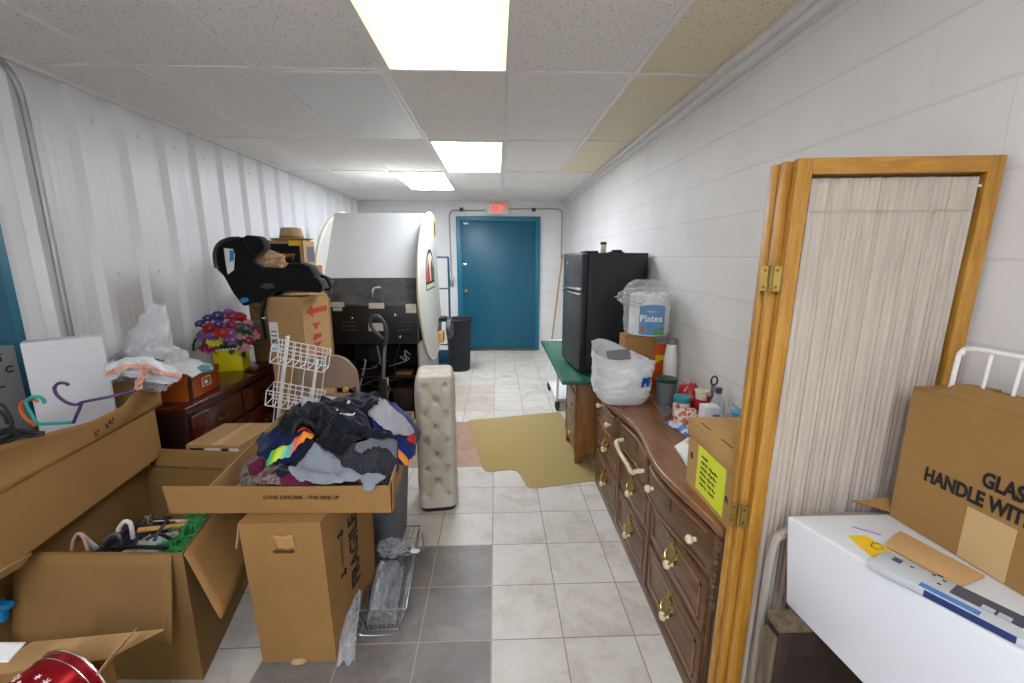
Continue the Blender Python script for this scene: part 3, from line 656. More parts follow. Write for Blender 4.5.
    for i in range(6):
        a = .045+rr.uniform(0, .05); b = .035+rr.uniform(0, .035)
        patch(a, a+.006, b, b+.004, 'ink', 'print_mark')
    # GLASS carton, open top, wire shelf standing in it
    z0 = z1+.0015; H = .325
    P0 = Vector((.947, .905, z0)); P1 = Vector((.99, .42, z0))
    c = T('moving_box', 'open brown cardboard box marked GLASS HANDLE WITH CARE on the white carton', 'box', ((P0+P1)/2).to_tuple())
    u = (P1-P0).normalized(); v = Vector((-u.y, u.x, 0)); v = v if v.x > 0 else -v
    L = (P1-P0).length; W = .15; t = .004
    def b4(m, a0, a1, d0, d1, h0, h1, base=P0):
        f = lambda a, d, h: base+u*a+v*d+Vector((0, 0, h))
        return m.hexa([f(a0, d0, h0), f(a1, d0, h0), f(a1, d1, h0), f(a0, d1, h0), f(a0, d0, h1), f(a1, d0, h1), f(a1, d1, h1), f(a0, d1, h1)])
    m = MB(); b4(m, 0, L, 0, t, 0, H); b4(m, 0, L, W-t, W, 0, H); b4(m, 0, t, t, W-t, 0, H); b4(m, L-t, L, t, W-t, 0, H); b4(m, t, L-t, t, W-t, 0, t)
    P('box_body', m, 'board_old', c, world=True, smooth=False)
    f0 = P0+Vector((0, 0, H))
    P('flap', MB().slab(f0+u*.05+v*.001, u*(L-.05), v*.05+Vector((0, 0, .018)), .004), 'board_old', c, world=True)
    P('flap', MB().slab(f0+u*.004+v*.0, v*W, u*.055+Vector((0, 0, .004)), .004), 'board_old', c, world=True)
    P('flap', MB().slab(P0+Vector((0, 0, .008)), v*.12, -u*.004+Vector((-.085, .012, .022)), .004), 'board_old', c, world=True, label='bottom flap sticking out')
    tp = MB(); b4(tp, .145, .225, -.001, 0, 0.002, .115); P('tape_strip', tp, 'tape_pale', c, world=True)
    for s_, aa, hh in (('GLASS', .198, .183), ('HANDLE WITH CARE', .193, .14)):
        text('printed_words', s_, .043, 'ink', c, frame4(P0+u*aa+v*-.0012+Vector((0, 0, hh))-c.location, u, (0, 0, 1)), bold=.0016, sx=.66)
    w = T('wire_shelf', 'white coated wire shelf standing up inside the GLASS box', 'wire shelf', (P0+u*.25+v*.07).to_tuple())
    zt = 1.405; y0 = .885
    def wp(a, h): return P0+u*a+v*(.06+.0*h)+Vector((0, 0, h))
    Hh = zt-z0
    P('rim', MB().tube(bez([wp(.02, .02), wp(.03, Hh-.05), wp(.036, Hh-.015), wp(.055, Hh), wp(.2, Hh), wp(.44, Hh)], 6), .0048, 8), 'white_wire', w, world=True)
    for k in range(7): P('bar', MB().tube([wp(.075+.05*k, .02), wp(.088+.05*k, Hh-.003)], .0034, 6), 'white_wire', w, world=True)
    P('cross_wire', MB().tube([wp(.022, .12), wp(.44, .12)], .0034, 6), 'white_wire', w, world=True)

# ================================================================ far right: desk, fridge, things on the dresser
def crumple(u, v, s, seed, amp):
    p = Vector((math.cos(2*PI*u)*s, math.sin(2*PI*u)*s, v*s*1.4))
    return amp*(noise.noise(p*1.0+Vector((seed, 0, 0)))*.7 + (abs(noise.noise(p*2.3+Vector((0, seed, 0))))-.25)*.8 + noise.noise(p*5+Vector((0, 0, seed)))*.2)
def bag_mb(c, prof, sx=1, sy=1, amp=.02, s=1.6, seed=1, nu=56, nv=36, rim=None, lean=(0, 0), pw=2.6):
    # closed at the bottom, open at the top; prof = [(radius, height)]
    zs = [p[1] for p in prof]; rs = [p[0] for p in prof]; z0, z1 = zs[0], zs[-1]; c = Vector(c)
    def fn(u, v):
        if v < .16: w = v/.16; zz = z0; rr = rs[0]*w
        else: w = (v-.16)/.84; zz = z0+(z1-z0)*w; rr = float(np.interp(zz, zs, rs))
        a = 2*PI*u; ca, sa = math.cos(a), math.sin(a)
        sq = (abs(ca)**pw+abs(sa)**pw)**(-1/pw)      # squarish cross-section
        d = crumple(u, v*2, s, seed, amp)*(min(1, rr/.06))
        rr = rr*sq+d
        if rim and v > .5: zz += rim(u)*((v-.5)/.5)
        if v <= .16: zz = z0
        elif v < .99: zz += .3*d
        k = (zz-z0)
        return c+Vector((rr*sx*ca+lean[0]*k, rr*sy*sa+lean[1]*k, zz))
    m = MB().grid(fn, nu, nv, cu=True); m.fn = fn; return m
def wad_mb(c, r, seed, sx=1, sy=1, sz=1, amp=.3, s=2.2, n=26, floor=True):     # crumpled lump with a flat underside
    c = Vector(c)
    def fn(u, v):
        th = PI*v; d = Vector((math.sin(th)*math.cos(2*PI*u), math.sin(th)*math.sin(2*PI*u), math.cos(th)))
        k = 1+amp*(noise.noise(d*s+Vector((seed, 0, 0)))*.8+(abs(noise.noise(d*s*2.1+Vector((0, seed, 0))))-.2)*1.1)
        p = Vector((d.x*r*sx*k, d.y*r*sy*k, d.z*r*sz*k))
        if floor: p.z = max(p.z, -r*sz*.55)
        return c+p+Vector((0, 0, r*sz*.55 if floor else 0))
    return MB().grid(fn, n*2, n, cu=True)

def build_desk_area():
    zt = .72
    d = T('desk', 'wooden pedestal desk with glossy green top carrying the black fridge', 'desk', (.85, 3.6, 0))
    P('desk_top', MB().hexa([(.468, 2.95, zt-.032), (1.13, 2.95, zt-.032), (1.13, 4.45, zt-.032), (.468, 4.45, zt-.032), (.468, 2.95, zt), (1.13, 2.95, zt), (1.13, 4.45, zt), (.468, 4.45, zt)]), 'green', d, world=True, bevel=.008, seg=3)
    # pedestal with drawers facing the aisle, shaped bracket feet
    x0, y0, y1 = .615, 3.09, 3.53; zb = .006
    P('pedestal', MB().box(x0, 1.11, y0, y1, .09, zt-.033), 'desk_wood', d, world=True, bevel=.004)
    for x, y in ((x0, y0), (x0, y1-.05), (1.05, y0), (1.05, y1-.05)):
        m = MB().prism([(y, .095), (y, zb), (y+.02, zb), (y+.03, .03), (y+.05, .06), (y+.05, .095)] if y < 3.3 else [(y, .095), (y, .06), (y+.02, .03), (y+.03, zb), (y+.05, zb), (y+.05, .095)], lambda a, b, h: (h, a, b), x-.012 if x < .8 else x, x+.05)
        P('foot', m, 'desk_wood', d, world=True, bevel=.004)
    P('side_apron', MB().prism([(x0+.03, .09), (x0+.06, .075), (x0+.12, .06), (.85, .055), (1.02, .06), (1.07, .09)], lambda a, b, h: (a, h, b), y0, y0+.018), 'desk_wood', d, world=True)
    for z0, z1 in ((.575, .675), (.345, .555), (.105, .325)):
        dr = P('drawer', MB().box(x0-.014, x0, y0+.025, y1-.025, z0, z1), 'desk_drawer', d, world=True, bevel=.004)
        P('drawer_pull', knob_mb((x0-.016, (y0+y1)/2-.1, (z0+z1)/2), .014).add(*([], [])), 'chrome', dr, world=True)
    for y in (y0+.012, y1-.012): P('fluted_post', MB().box(x0-.012, x0+.0, y-.012, y+.012, .09, zt-.035).tube([(x0-.013, y, .12), (x0-.013, y, .66)], .006, 8), 'desk_wood', d, world=True)
    P('end_panel', MB().box(.84, 1.11, 4.16, 4.185, 0, zt-.033), 'desk_wood', d, world=True, bevel=.003)
    P('modesty_panel', MB().box(1.09, 1.108, y1, 4.16, .2, zt-.033), 'desk_wood', d, world=True)
    # white rolling cart under the desk
    c = T('rolling_cart', 'white rolling cart on black casters standing half under the green desk', 'cart', (.82, 4.7, 0))
    P('cart_frame', MB().box(.625, .645, 4.29, 4.33, .09, .62).box(.625, .645, 4.97, 5.01, .09, .62).box(.625, 1.06, 4.29, 4.33, .6, .62).box(.625, 1.06, 4.97, 5.01, .6, .62).box(1.04, 1.06, 4.29, 4.33, .09, .62).box(1.04, 1.06, 4.97, 5.01, .09, .62).box(.625, 1.06, 4.33, 4.97, .09, .115).box(.625, 1.06, 4.33, 4.97, .595, .62), 'white', c, world=True, bevel=.004)
    for x in (.635, 1.05):
        for y in (4.3, 5.0):
            k = P('caster', MB().lathe([(.02, -.016), (.036, -.014), (.038, -.008), (.038, .008), (.036, .014), (.02, .016)], (x, y-.02, .0385), 16, M4=Matrix.Rotation(PI/2, 4, 'Y')), 'black_rub', c, world=True)
            P('caster_fork', MB().box(x-.024, x+.024, y-.035, y+.015, .06, .092).box(x-.026, x-.02, y-.03, y, .03, .062).box(x+.02, x+.026, y-.03, y, .03, .062), 'black', k, world=True, bevel=.003)
    # fridge, turned a little
    a = math.radians(7)      # direction of the front face
    f = T('refrigerator', 'black two door apartment refrigerator standing on the green desk', 'refrigerator', (.620, 3.12, zt), a)
    W, Dp, H = .49, .505, .90       # local: x = depth (away from the door), y = width
    P('cabinet', MB().box(.05, Dp, 0, W, .018, H), 'fridge', f, bevel=.006, seg=3)
    for x in (.08, Dp-.06):
        for y in (.04, W-.04): P('foot', MB().lathe([(.018, 0), (.018, .018)], (x, y, 0), 10), 'black', f)
    for z0, z1, nm in ((.022, .615, 'lower_door'), (.622, H-.004, 'freezer_door')):
        dr = P(nm, MB().box(0, .044, .001, W-.001, z0, z1), 'fridge_door', f, bevel=.008, seg=3)
        zz = z1-.012 if z0 < .1 else z0+.012
        P('handle', MB().box(-.02, .004, .012, W-.05, zz-.008, zz+.008), 'chrome', dr, bevel=.005, label='chrome lip handle')
    P('door_gasket', MB().box(.042, .052, .012, W-.012, .03, H-.02), 'black_rub', f)
    P('hinge_cover', MB().box(.005, .1, .01, .07, H-.002, H+.01), 'black', f, bevel=.004)
    P('badge', MB().box(-.002, 0, W-.12, W-.09, H-.09, H-.065), 'chrome', f, bevel=.001)
    zf = zt+H
    j = T('jar', 'small pale jar with a dark green lid on top of the fridge', 'jar', (.80, 3.25, zf))
    P('glass', MB().lathe([(.02, 0), (.022, .004), (.022, .055), (.02, .06)], n=16), 'cream', j); P('lid', MB().lathe([(.0225, .06), (.023, .062), (.023, .078), (.02, .08)], n=16), 'dgreen', j)
    S('tray', MB().box(-.055, .055, -.04, .04, 0, .008).box(-.03, .04, -.03, .03, .008, .022), 'black', 'flat black object on the fridge right of the jar', 'tray', bevel=.003).location = (.90, 3.27, zf+.0005)
    S('remote_control', MB().box(-.05, .05, -.02, .02, 0, .016), 'black', 'thin black remote left of the jar on the fridge', 'remote', bevel=.004).location = (.73, 3.33, zf+.0005)
    # broom behind the fridge
    b = T('broom', 'wooden handled broom leaning in the far right corner by the teal door', 'broom', (.90, 7.1, 0))
    P('handle', MB().tube([(.915, 7.08, .06), (1.10, 7.2, 1.62)], .0125, 10), 'pole_wood', b, world=True)
    P('bristles', MB().hexa([(.86, 7.03, .0), (1.0, 7.03, 0), (1.0, 7.12, 0), (.86, 7.12, 0), (.89, 7.065, .11), (.95, 7.065, .11), (.95, 7.1, .11), (.89, 7.1, .11)]), 'straw', b, world=True)
    # floor mat with a lip
    pts = [(-.278, 4.035), (.63, 4.225), (.70, 4.0), (.72, 2.93), (.60, 2.845), (.235, 2.745)]
    ins = [(.19, 2.79), (.165, 2.96), (.135, 3.01), (.08, 3.03), (-.06, 3.0), (-.1, 3.03)]
    full = [(-.268, 4.03), (.62, 4.225), (.66, 4.2), (.74, 3.4), (.74, 2.87), (.70, 2.835), (.28, 2.745), (.235, 2.748), (.208, 2.77), (.165, 2.95), (.145, 2.995), (.10, 3.02), (-.05, 2.99), (-.085, 3.0), (-.11, 3.04), (-.282, 4.0)]
    S('chair_mat', MB().prism(full, lambda p, q, h: (p, q, h), .0005, .005), 'mat', 'tan floor mat with a lip lying on white tiles before the desk', 'mat', loc=(.2, 3.5, .0005), bevel=.0015)

def build_dresser_things():
    zt = .761
    # white carrier bag with blue letters
    b = T('plastic_bag', 'full white plastic carrier bag with blue letters at the far end of the dresser', 'bag', (.735, 2.42, zt))
    prof = [(.125, 0), (.155, .05), (.165, .14), (.17, .23), (.178, .285)]
    bf = bag_mb((0, 0, 0), prof, 1.0, .95, .022, 1.7, 3, rim=lambda u: (.05*math.cos(2*PI*(u-.45))-.05*math.sin(2*PI*u*2+.5)*.6)*.8)
    P('bag_film', bf, 'bag', b)
    P('contents', wad_mb((0, .01, .02), .13, 5, 1, 1, .95, .15), 'paper', b, label='pale wrapped goods inside')
    P('grey_card', MB().slab((-.06, .05, .17), (.13, -.03, .02), (-.02, .02, .11), .004), 'grey_plastic', b, label='grey card poking up')
    u0, v0 = .835, .6; c_ = bf.fn(u0, v0); tx = bf.fn(u0+.035, v0)-bf.fn(u0-.035, v0); tx.z = 0; ty = bf.fn(u0, v0+.12)-bf.fn(u0, v0-.12); nn_ = tx.cross(ty).normalized()
    text('printed_letters', 'PI', .075, 'blue_ink', b, frame4(c_+nn_*.008, tx, ty), ex=.004, bold=.003, label='blue printed letters')
    # carton with orange sweets pack, plates in clear bag
    S('carton', MB().box(.82, 1.01, 2.66, 2.79, zt, zt+.34), 'board', 'small brown carton standing under the paper plate pack on the dresser', 'box', loc=(.9, 2.725, zt), bevel=.002)
    o = T('snack_pack', 'orange snack pack with yellow lettering propped beside the small brown carton', 'package', (1.045, 2.70, zt))
    P('pack', MB().grid(lambda u_, v: Vector((-.05+.1*u_+.0, -.02-.02*math.sin(PI*u_)*math.sin(PI*v), .28*v)), 12, 16).grid(lambda u_, v: Vector((-.05+.1*u_, -.018+.02*math.sin(PI*u_)*math.sin(PI*v), .28*v)), 12, 16), 'orange_bag', o)
    text('pack_letters', 'go', .06, 'yellow', o, frame4((.005, -.044, .2), (1, 0, 0), (0, 0, 1)), bold=.004)
    p = T('plate_pack', 'white stack of foam plates in a clear bag with blue label, above the carton', 'package', (.985, 2.725, zt+.3415))
    stack = [(.06, 0)]
    for k in range(24): stack += [(.122, .004+.0105*k), (.125, .0085+.0105*k), (.122, .0135+.0105*k)]
    stack += [(.1, .265)]
    P('plates', MB().lathe(stack, n=40), 'paper', p)
    def lab(r, z0, z1, a0, a1): return MB().grid(lambda u_, v: Vector((r*math.sin(a0+(a1-a0)*u_), -r*math.cos(a0+(a1-a0)*u_), z0+(z1-z0)*v+.012*math.sin(PI*u_)*(1 if v > .5 else 0))), 20, 8)
    P('blue_label', lab(.1275, .012, .19, -.8, .5), 'sky_blue', p, label='blue printed label')
    P('food_picture', MB().lathe([(.034, 0), (.03, .002)], (0, 0, 0), 18, 1, .55, M4=Matrix.Translation((-.068, -.112, .05)) @ Matrix.Rotation(.5, 4, 'Z') @ Matrix.Rotation(PI/2, 4, 'X')), 'orange_ink', p)
    P('green_patch', lab(.1285, .014, .045, -.1, .48), 'green_string', p)
    text('label_letters', 'Plates', .058, 'paper', p, frame4((-.03, -.1288, .115), (.985, -.17, 0), (0, 0, 1)), bold=.001)
    text('label_letters', 'Foam', .022, 'paper', p, frame4((-.03, -.1288, .16), (.985, -.17, 0), (0, 0, 1)))
    P('clear_bag', bag_mb((-.01, 0, -.0005), [(.125, 0), (.132, .03), (.134, .15), (.136, .25), (.13, .29), (.10, .33), (.06, .35)], 1.05, 1, .022, 2.2, 11, lean=(-.05, 0), pw=2.1), 'clear', p)
    P('bag_neck', wad_mb((-.07, -.02, .235), .085, 8, 1.5, 1, .75, .4, 2.6, floor=False), 'clear', p)
    # white bottle
    b = T('bottle', 'tall white bottle with a grey cap near the wall behind the red pack', 'bottle', (1.09, 2.585, zt))
    P('bottle_body', MB().lathe([(.04, 0), (.043, .01), (.043, .2), (.035, .25), (.03, .3)], n=20), 'white', b); P('cap', MB().lathe([(.031, .3), (.033, .302), (.033, .33), (.03, .333)], n=20), 'grey_plastic', b)
    S('bread_bag', wad_mb((0, 0, 0), .05, 21, 1, 1, 1.5, .22, 2.4), 'clear_wrap', 'crumpled clear film bag beside the white bottle', 'bag').location = (1.085, 2.44, zt)
    S('red_package', wad_mb((0, 0, 0), .075, 14, .85, .85, 1.3, .2, 2.2), 'red_film', 'red film wrapped package behind the teal lidded jar', 'package').location = (1.07, 2.245, zt)
    t = T('tub', 'grey tub with dark green lid between the carrier bag and teal lidded jar', 'tub', (.985, 2.37, zt))
    P('tub_body', MB().lathe([(.045, 0), (.05, .01), (.058, .12), (.058, .125)], n=24), 'grey_plastic', t); P('lid', MB().lathe([(.06, .125), (.062, .128), (.062, .14), (.055, .146)], n=24), 'dgreen', t)
    j = T('jar', 'clear jar of sweets with a teal screw lid on the dresser', 'jar', (.975, 2.13, zt))
    P('glass', MB().lathe([(.035, 0), (.042, .006), (.044, .07), (.036, .085)], n=22), 'candy', j); P('lid', MB().lathe([(.042, .085), (.044, .088), (.044, .112), (.04, .116)], n=28), 'teal_lid', j)
    S('candy_bag', wad_mb((0, 0, 0), .06, 31, 1.15, .8, .9, .2, 2.4), 'candy', 'clear bag of wrapped orange and white sweets in front of the teal lidded jar', 'bag').location = (.965, 2.035, zt)
    c = T('cup', 'red plastic cup holding the scissors at the back of the dresser', 'cup', (1.065, 2.08, zt))
    P('cup_body', MB().lathe([(.034, 0), (.036, .004), (.05, .118), (.052, .12), (.049, .12), (.034, .008), (.001, .006)], n=26), 'red', c)
    P('label', MB().grid(lambda u_, v: Vector((( .0385+.0135*v)*math.sin(-.1+.7*u_)*1.02, -(.0385+.0135*v)*math.cos(-.1+.7*u_)*1.02, .02+.07*v)), 10, 4), 'label', c)
    w = T('cup', 'white foam cup nested inside the red cup', 'cup', (1.055, 2.085, zt+.05))
    P('cup_body', MB().lathe([(.022, 0), (.03, .1), (.034, .104), (.034, .112), (.031, .112), (.02, .01), (.001, .008)], n=24), 'cream', w)
    s = T('scissors', 'dark metal scissors standing upright in the red cup', 'scissors', (1.1, 2.06, zt+.012))
    P('blade', MB().hexa([(-.006, -.002, 0), (.006, -.002, 0), (.006, .002, 0), (-.006, .002, 0), (-.012, -.002, .19), (.008, -.002, .19), (.008, .002, .19), (-.012, .002, .19)]), 'steel', s)
    P('handle_loop', MB().tube([( .002+.016*math.cos(2*PI*k/12), 0, .205+.024*math.sin(2*PI*k/12)) for k in range(12)], .005, 6, closed=True), 'dark_grey', s)
    # bottle with dark cap, little cartons
    b = T('bottle', 'clear plastic water bottle with a dark cap near the wall', 'bottle', (1.075, 1.96, zt))
    P('bottle_body', MB().lathe([(.03, 0), (.034, .006), (.034, .06), (.031, .07), (.034, .08), (.034, .13), (.016, .175), (.013, .185)], n=20), 'bottle', b); P('cap', MB().lathe([(.0155, .185), (.0165, .187), (.0165, .21), (.014, .212)], n=16), 'slate', b)
    S('bread_bag', wad_mb((0, 0, 0), .05, 41, .9, .9, 2.0, .32, 2.8), 'clear', 'shiny crumpled clear bag right of the water bottle', 'bag').location = (1.095, 1.845, zt)
    c = T('carton', 'white and pale blue carton in front of the water bottle', 'box', (.985, 1.86, zt))
    P('carton_body', MB().box(-.035, .035, -.03, .03, 0, .16), 'board_white', c, bevel=.002); P('blue_panel', MB().box(.002, .0345, -.0308, -.03, .01, .125), 'lblue', c); P('blue_badge', MB().lathe([(.012, 0), (.011, .001)], (-.016, -.0302, .08), 14, M4=Matrix.Rotation(PI/2, 4, 'X')), 'lblue', c)
    S('carton', MB().box(-.045, .045, -.035, .035, 0, .19), 'cyan', 'bright blue little carton by the wall beyond the file box', 'box', bevel=.002, rz=0).location = (1.05, 1.68, zt)
    o = S('sachet', MB().grid(lambda u_, v: Vector((-.06+.12*u_, -.03+.06*v, .012*math.sin(PI*u_)*math.sin(PI*v))), 10, 8).grid(lambda u_, v: Vector((-.06+.12*u_, -.03+.06*v, -.003*math.sin(PI*u_)*math.sin(PI*v))), 10, 8), 'cyan', 'flat blue sachet lying on the bright blue carton', 'sachet'); o.location = (1.05, 1.68, zt+.194)
    j = T('jar', 'small dark jar with pale lid at the wall beside the room divider', 'jar', (1.075, 1.54, zt)); P('glass', MB().lathe([(.025, 0), (.028, .005), (.028, .19), (.024, .198)], n=18), 'dark_grey', j); P('lid', MB().lathe([(.026, .198), (.027, .2), (.027, .218), (.02, .22)], n=18), 'cream', j)
    # flat papers
    def sheet(nm, lab, cat, pts, mat, seed, z=zt, th=.004, hump=.02):
        p = [atz(x, y, zt) for x, y in pts]
        cx = sum((q for q in p), Vector())/len(p)
        def fn(u_, v):
            q = p[0].lerp(p[1], u_).lerp(p[3].lerp(p[2], u_), v)
            return q+Vector((0, 0, th+max(0, hump*(.4+nz((u_*2, v*2, seed), 1.5)))*math.sin(PI*min(1, max(0, u_)))**.5*math.sin(PI*v)**.5))
        m = MB().grid(fn, 20, 20)
        o = S(nm, m, mat, lab, cat, loc=(cx.x, cx.y, z)); md = o.modifiers.new('t', 'SOLIDIFY'); md.thickness = .003; md.offset = -1; return o
    sheet('foil_wrapper', 'crumpled silver foil wrapper in front of the sweets', 'wrapper', [(650, 400), (664, 399), (675, 413), (664, 419)], 'foil', 1)
    sheet('snack_bag', 'flat blue and white snack bag lying on the dresser top', 'bag', [(664, 423), (690, 418), (700, 430), (687, 438)], 'candy2', 2, hump=.05)
    sheet('napkin', 'crumpled white napkins on the dresser left of the file box', 'napkin', [(674, 447), (700, 434), (704, 462), (688, 470)], 'paper', 3, hump=.055)

# ================================================================ left side of the room
def quad_box(root, c, z0, z1, mat, t=.005, bottom=True, lid=False, name='box_body'):
    # c = four floor corners (x, y) counter-clockwise seen from above; leaning walls allowed by passing (x, y) pairs for the top too
    b = [Vector((p[0], p[1], z0)) for p in c]; tp = [Vector((p[2] if len(p) > 2 else p[0], p[3] if len(p) > 2 else p[1], z1)) for p in c]
    cen = sum(b, Vector())/4; m = MB()
    def inset(p, k):
        d = cen-p; d.z = 0; return p+d.normalized()*k*1.4
    for i in range(4):
        j = (i+1) % 4
        m.hexa([b[i], b[j], inset(b[j], t), inset(b[i], t), tp[i], tp[j], inset(tp[j], t), inset(tp[i], t)])
    if bottom: m.hexa([inset(p, t) for p in b]+[inset(p, t)+Vector((0, 0, t)) for p in b])
    if lid: m.hexa([inset(p, t)-Vector((0, 0, t)) for p in tp]+[inset(p, t) for p in tp])
    return P(name, m, mat, root, world=True, smooth=False)
def flap(root, a, b, v, mat, t=.004, taper=.0, label=None, bend=0, name='flap'):
    a, b, v = Vector(a), Vector(b), Vector(v); u = b-a; n = u.cross(v).normalized()
    ul = u.length
    def fn(i, j):
        aa = a+u*(taper*j/ul if taper else 0); bb = b-u*(taper*j/ul if taper else 0)
        p = aa.lerp(bb, i)+v*j+n*(bend*math.sin(PI*i)*j + .004*nz((i*2, j*2, a.x*9), 1)*j)
        return p
    m = MB().grid(fn, 14, 8)
    o = P(name, m, mat, root, world=True, label=label); md = o.modifiers.new('t', 'SOLIDIFY'); md.thickness = t; md.offset = 0
    return o

def build_arcade():
    xr, xl, th = -.74, -1.685, .03
    a = T('arcade_cabinet', 'big off white arcade cabinet with curved sides seen from its black open back', 'arcade machine', (-1.2, 4.9, 0))
    prof = [(4.74, 2.025), (4.45, 1.90), (4.22, 1.70), (4.09, 1.45), (4.05, 1.2), (4.12, .97), (4.28, .77), (4.5, .58), (4.8, .455), (5.1, .44), (5.4, .53), (5.55, .75), (5.44, 1.1), (5.3, 1.5), (5.28, 1.88), (5.24, 2.02), (5.0, 2.06)]
    pr = [tuple(p)[1:] for p in bez([(0, y, z) for y, z in prof+prof[:1]], 6)][:-1]
    for x, nm in ((xr, 'right'), (xl, 'left')):
        o = P('side_panel', MB().prism(pr, lambda p, q, h: (h, p, q), x, x+th), 'arcade_white', a, world=True, bevel=.006)
        P('edge_trim', MB().tube([(x+th/2, y, z) for y, z in pr], .0165, 8, closed=True), 'cream', o, world=True)
        if nm == 'right':
            yy, zz = 4.72, 1.37
            def e(poly, k, mat, n): P(n, MB().prism(poly, lambda p, q, h: (h, p, q), x+th, x+th+k), mat, o, world=True)
            e([(yy-.3, zz-.125), (yy+.3, zz-.125)]+arc((yy, zz), .3, 0, PI, 16, lambda p, q: (p, q)), .002, 'ink', 'emblem')
            e([(yy-.26, zz-.04), (yy+.26, zz-.04)]+arc((yy, zz), .26, .1, PI-.1, 14, lambda p, q: (p, q)), .003, 'cream', 'emblem')
            e([(yy-.26, zz-.04), (yy-.02, zz-.04), (yy-.06, zz+.1), (yy-.14, zz+.2), (yy-.25, zz+.06)], .004, 'red_ink', 'emblem')
            e([(yy+.06, zz-.04), (yy+.25, zz-.04), (yy+.24, zz+.08), (yy+.1, zz+.2), (yy+.02, zz+.1)], .004, 'leaf', 'emblem')
            for k in range(4): e([(yy-.26+.14*k, zz-.11), (yy-.16+.14*k, zz-.11), (yy-.16+.14*k, zz-.065), (yy-.26+.14*k, zz-.065)], .004, 'cream', 'emblem_lettering')
            P('warning_sticker', MB().box(x+th, x+th+.002, 5.1, 5.24, 1.8, 2.0), 'sticky', o, world=True); P('warning_print', MB().box(x+th, x+th+.003, 5.13, 5.21, 1.83, 1.97), 'ink', o, world=True)
    # white rear slope between the side panels
    yA, yB = 4.66, 4.24; zA = at(380, 213, yA).z; zB = at(380, 278, yB).z
    P('rear_slope', MB().hexa([(xl+th, yB, zB), (xr, yB, zB), (xr, yB+.03, zB-.01), (xl+th, yB+.03, zB-.01), (xl+th, yA, zA), (xr, yA, zA), (xr, yA+.03, zA), (xl+th, yA+.03, zA)]), 'arcade_grey', a, world=True)
    P('top_panel', MB().hexa([(xl+th, yA, zA-.02), (xr, yA, zA-.02), (xr, 5.2, 1.98), (xl+th, 5.2, 1.98), (xl+th, yA, zA), (xr, yA, zA), (xr, 5.2, 2.0), (xl+th, 5.2, 2.0)]), 'arcade_white', a, world=True)
    # black rear housing
    x0, x1 = at(331, 330, 4.06).x, xr-.0; yf = 4.06; z1 = at(380, 305, yf).z; z0 = at(380, 344, yf).z
    side = [(yf, z0), (yf, z1), (yf+.02, z1+.015), (yB-.01, zB-.01), (yB+.4, zB-.01), (yB+.4, z0)]
    P('rear_housing', MB().prism(side, lambda p, q, h: (h, p, q), x0, x1), 'dusty_black', a, world=True, bevel=.006)
    P('rear_door', MB().box(x0+.01, x1-.01, yf-.012, yf, z0+.005, z1-.005), 'black', a, world=True, bevel=.003)
    hd = P('handle', MB().tube(bez([(-1.17, yf+.06, z1+.055), (-1.165, yf+.045, z1+.1), (-1.15, yf+.06, z1+.15), (-1.1, yf+.09, z1+.155)], 5), .013, 8), 'chrome', a, world=True, label='white pull handle')
    for px0, px1, py0, py1 in ((329, 344, 302, 307), (333, 342, 307.5, 311), (369, 384, 303, 308.5), (406, 416, 304, 313), (369, 383, 323, 331)):
        p, q = at(px0, py1, yf-.013), at(px1, py0, yf-.013); P('paper_label', MB().box(p.x, q.x, yf-.015, yf-.012, p.z, q.z), 'label', a, world=True)
    for px in ((342, 356), (397, 411)):
        m = MB()
        for k in range(3):
            p, q = at(px[0], 322+4*k, yf-.012), at(px[1], 322+4*k, yf-.012); m.box(p.x, q.x, yf-.02, yf-.012, p.z-.006, p.z+.006)
        P('vent', m, 'dark_grey', a, world=True, bevel=.002)
    for px, py in ((395, 315), (400, 337), (352, 318)):
        p = at(px, py, yf-.012); P('lock', MB().lathe([(.012, 0), (.012, .004), (.006, .006)], (p.x, yf-.012, p.z), 12, M4=Matrix.Rotation(PI/2, 4, 'X')), 'chrome', a, world=True)
    # lower cabinet with open back
    P('lower_side', MB().box(x1-.02, x1, yf+.02, 5.35, 0, z0+.2), 'grey_lam', a, world=True); P('lower_side', MB().box(x0, x0+.02, yf+.02, 5.35, 0, z0), 'black', a, world=True)
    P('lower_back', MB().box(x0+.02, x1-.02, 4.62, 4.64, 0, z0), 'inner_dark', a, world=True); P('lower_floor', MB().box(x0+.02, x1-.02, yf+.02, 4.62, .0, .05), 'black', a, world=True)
    P('shelf', MB().box(x0+.02, x1-.02, yf+.06, 4.62, .42, .44), 'black_wood', a, world=True); P('front_box', MB().box(x0+.02, x1-.02, 4.64, 5.35, 0, .9), 'grey_lam', a, world=True)
    P('circuit_board', MB().box(-1.0, -.84, yf+.08, yf+.2, .44, .475), 'pcb', a, world=True, bevel=.004); P('circuit_board', MB().box(-1.5, -1.2, 4.5, 4.52, .5, .78), 'dark_grey', a, world=True, bevel=.004)
    P('power_unit', MB().box(-1.45, -1.15, yf+.1, yf+.32, .05, .25), 'dark_grey', a, world=True, bevel=.006); P('speaker_box', MB().box(-1.05, -.85, yf+.12, yf+.35, .05, .3), 'black_wood', a, world=True, bevel=.006)
    P('tag', MB().box(-1.105, -1.06, yf+.035, yf+.038, .35, .43), 'paper', a, world=True)
    rr = random.Random(11)
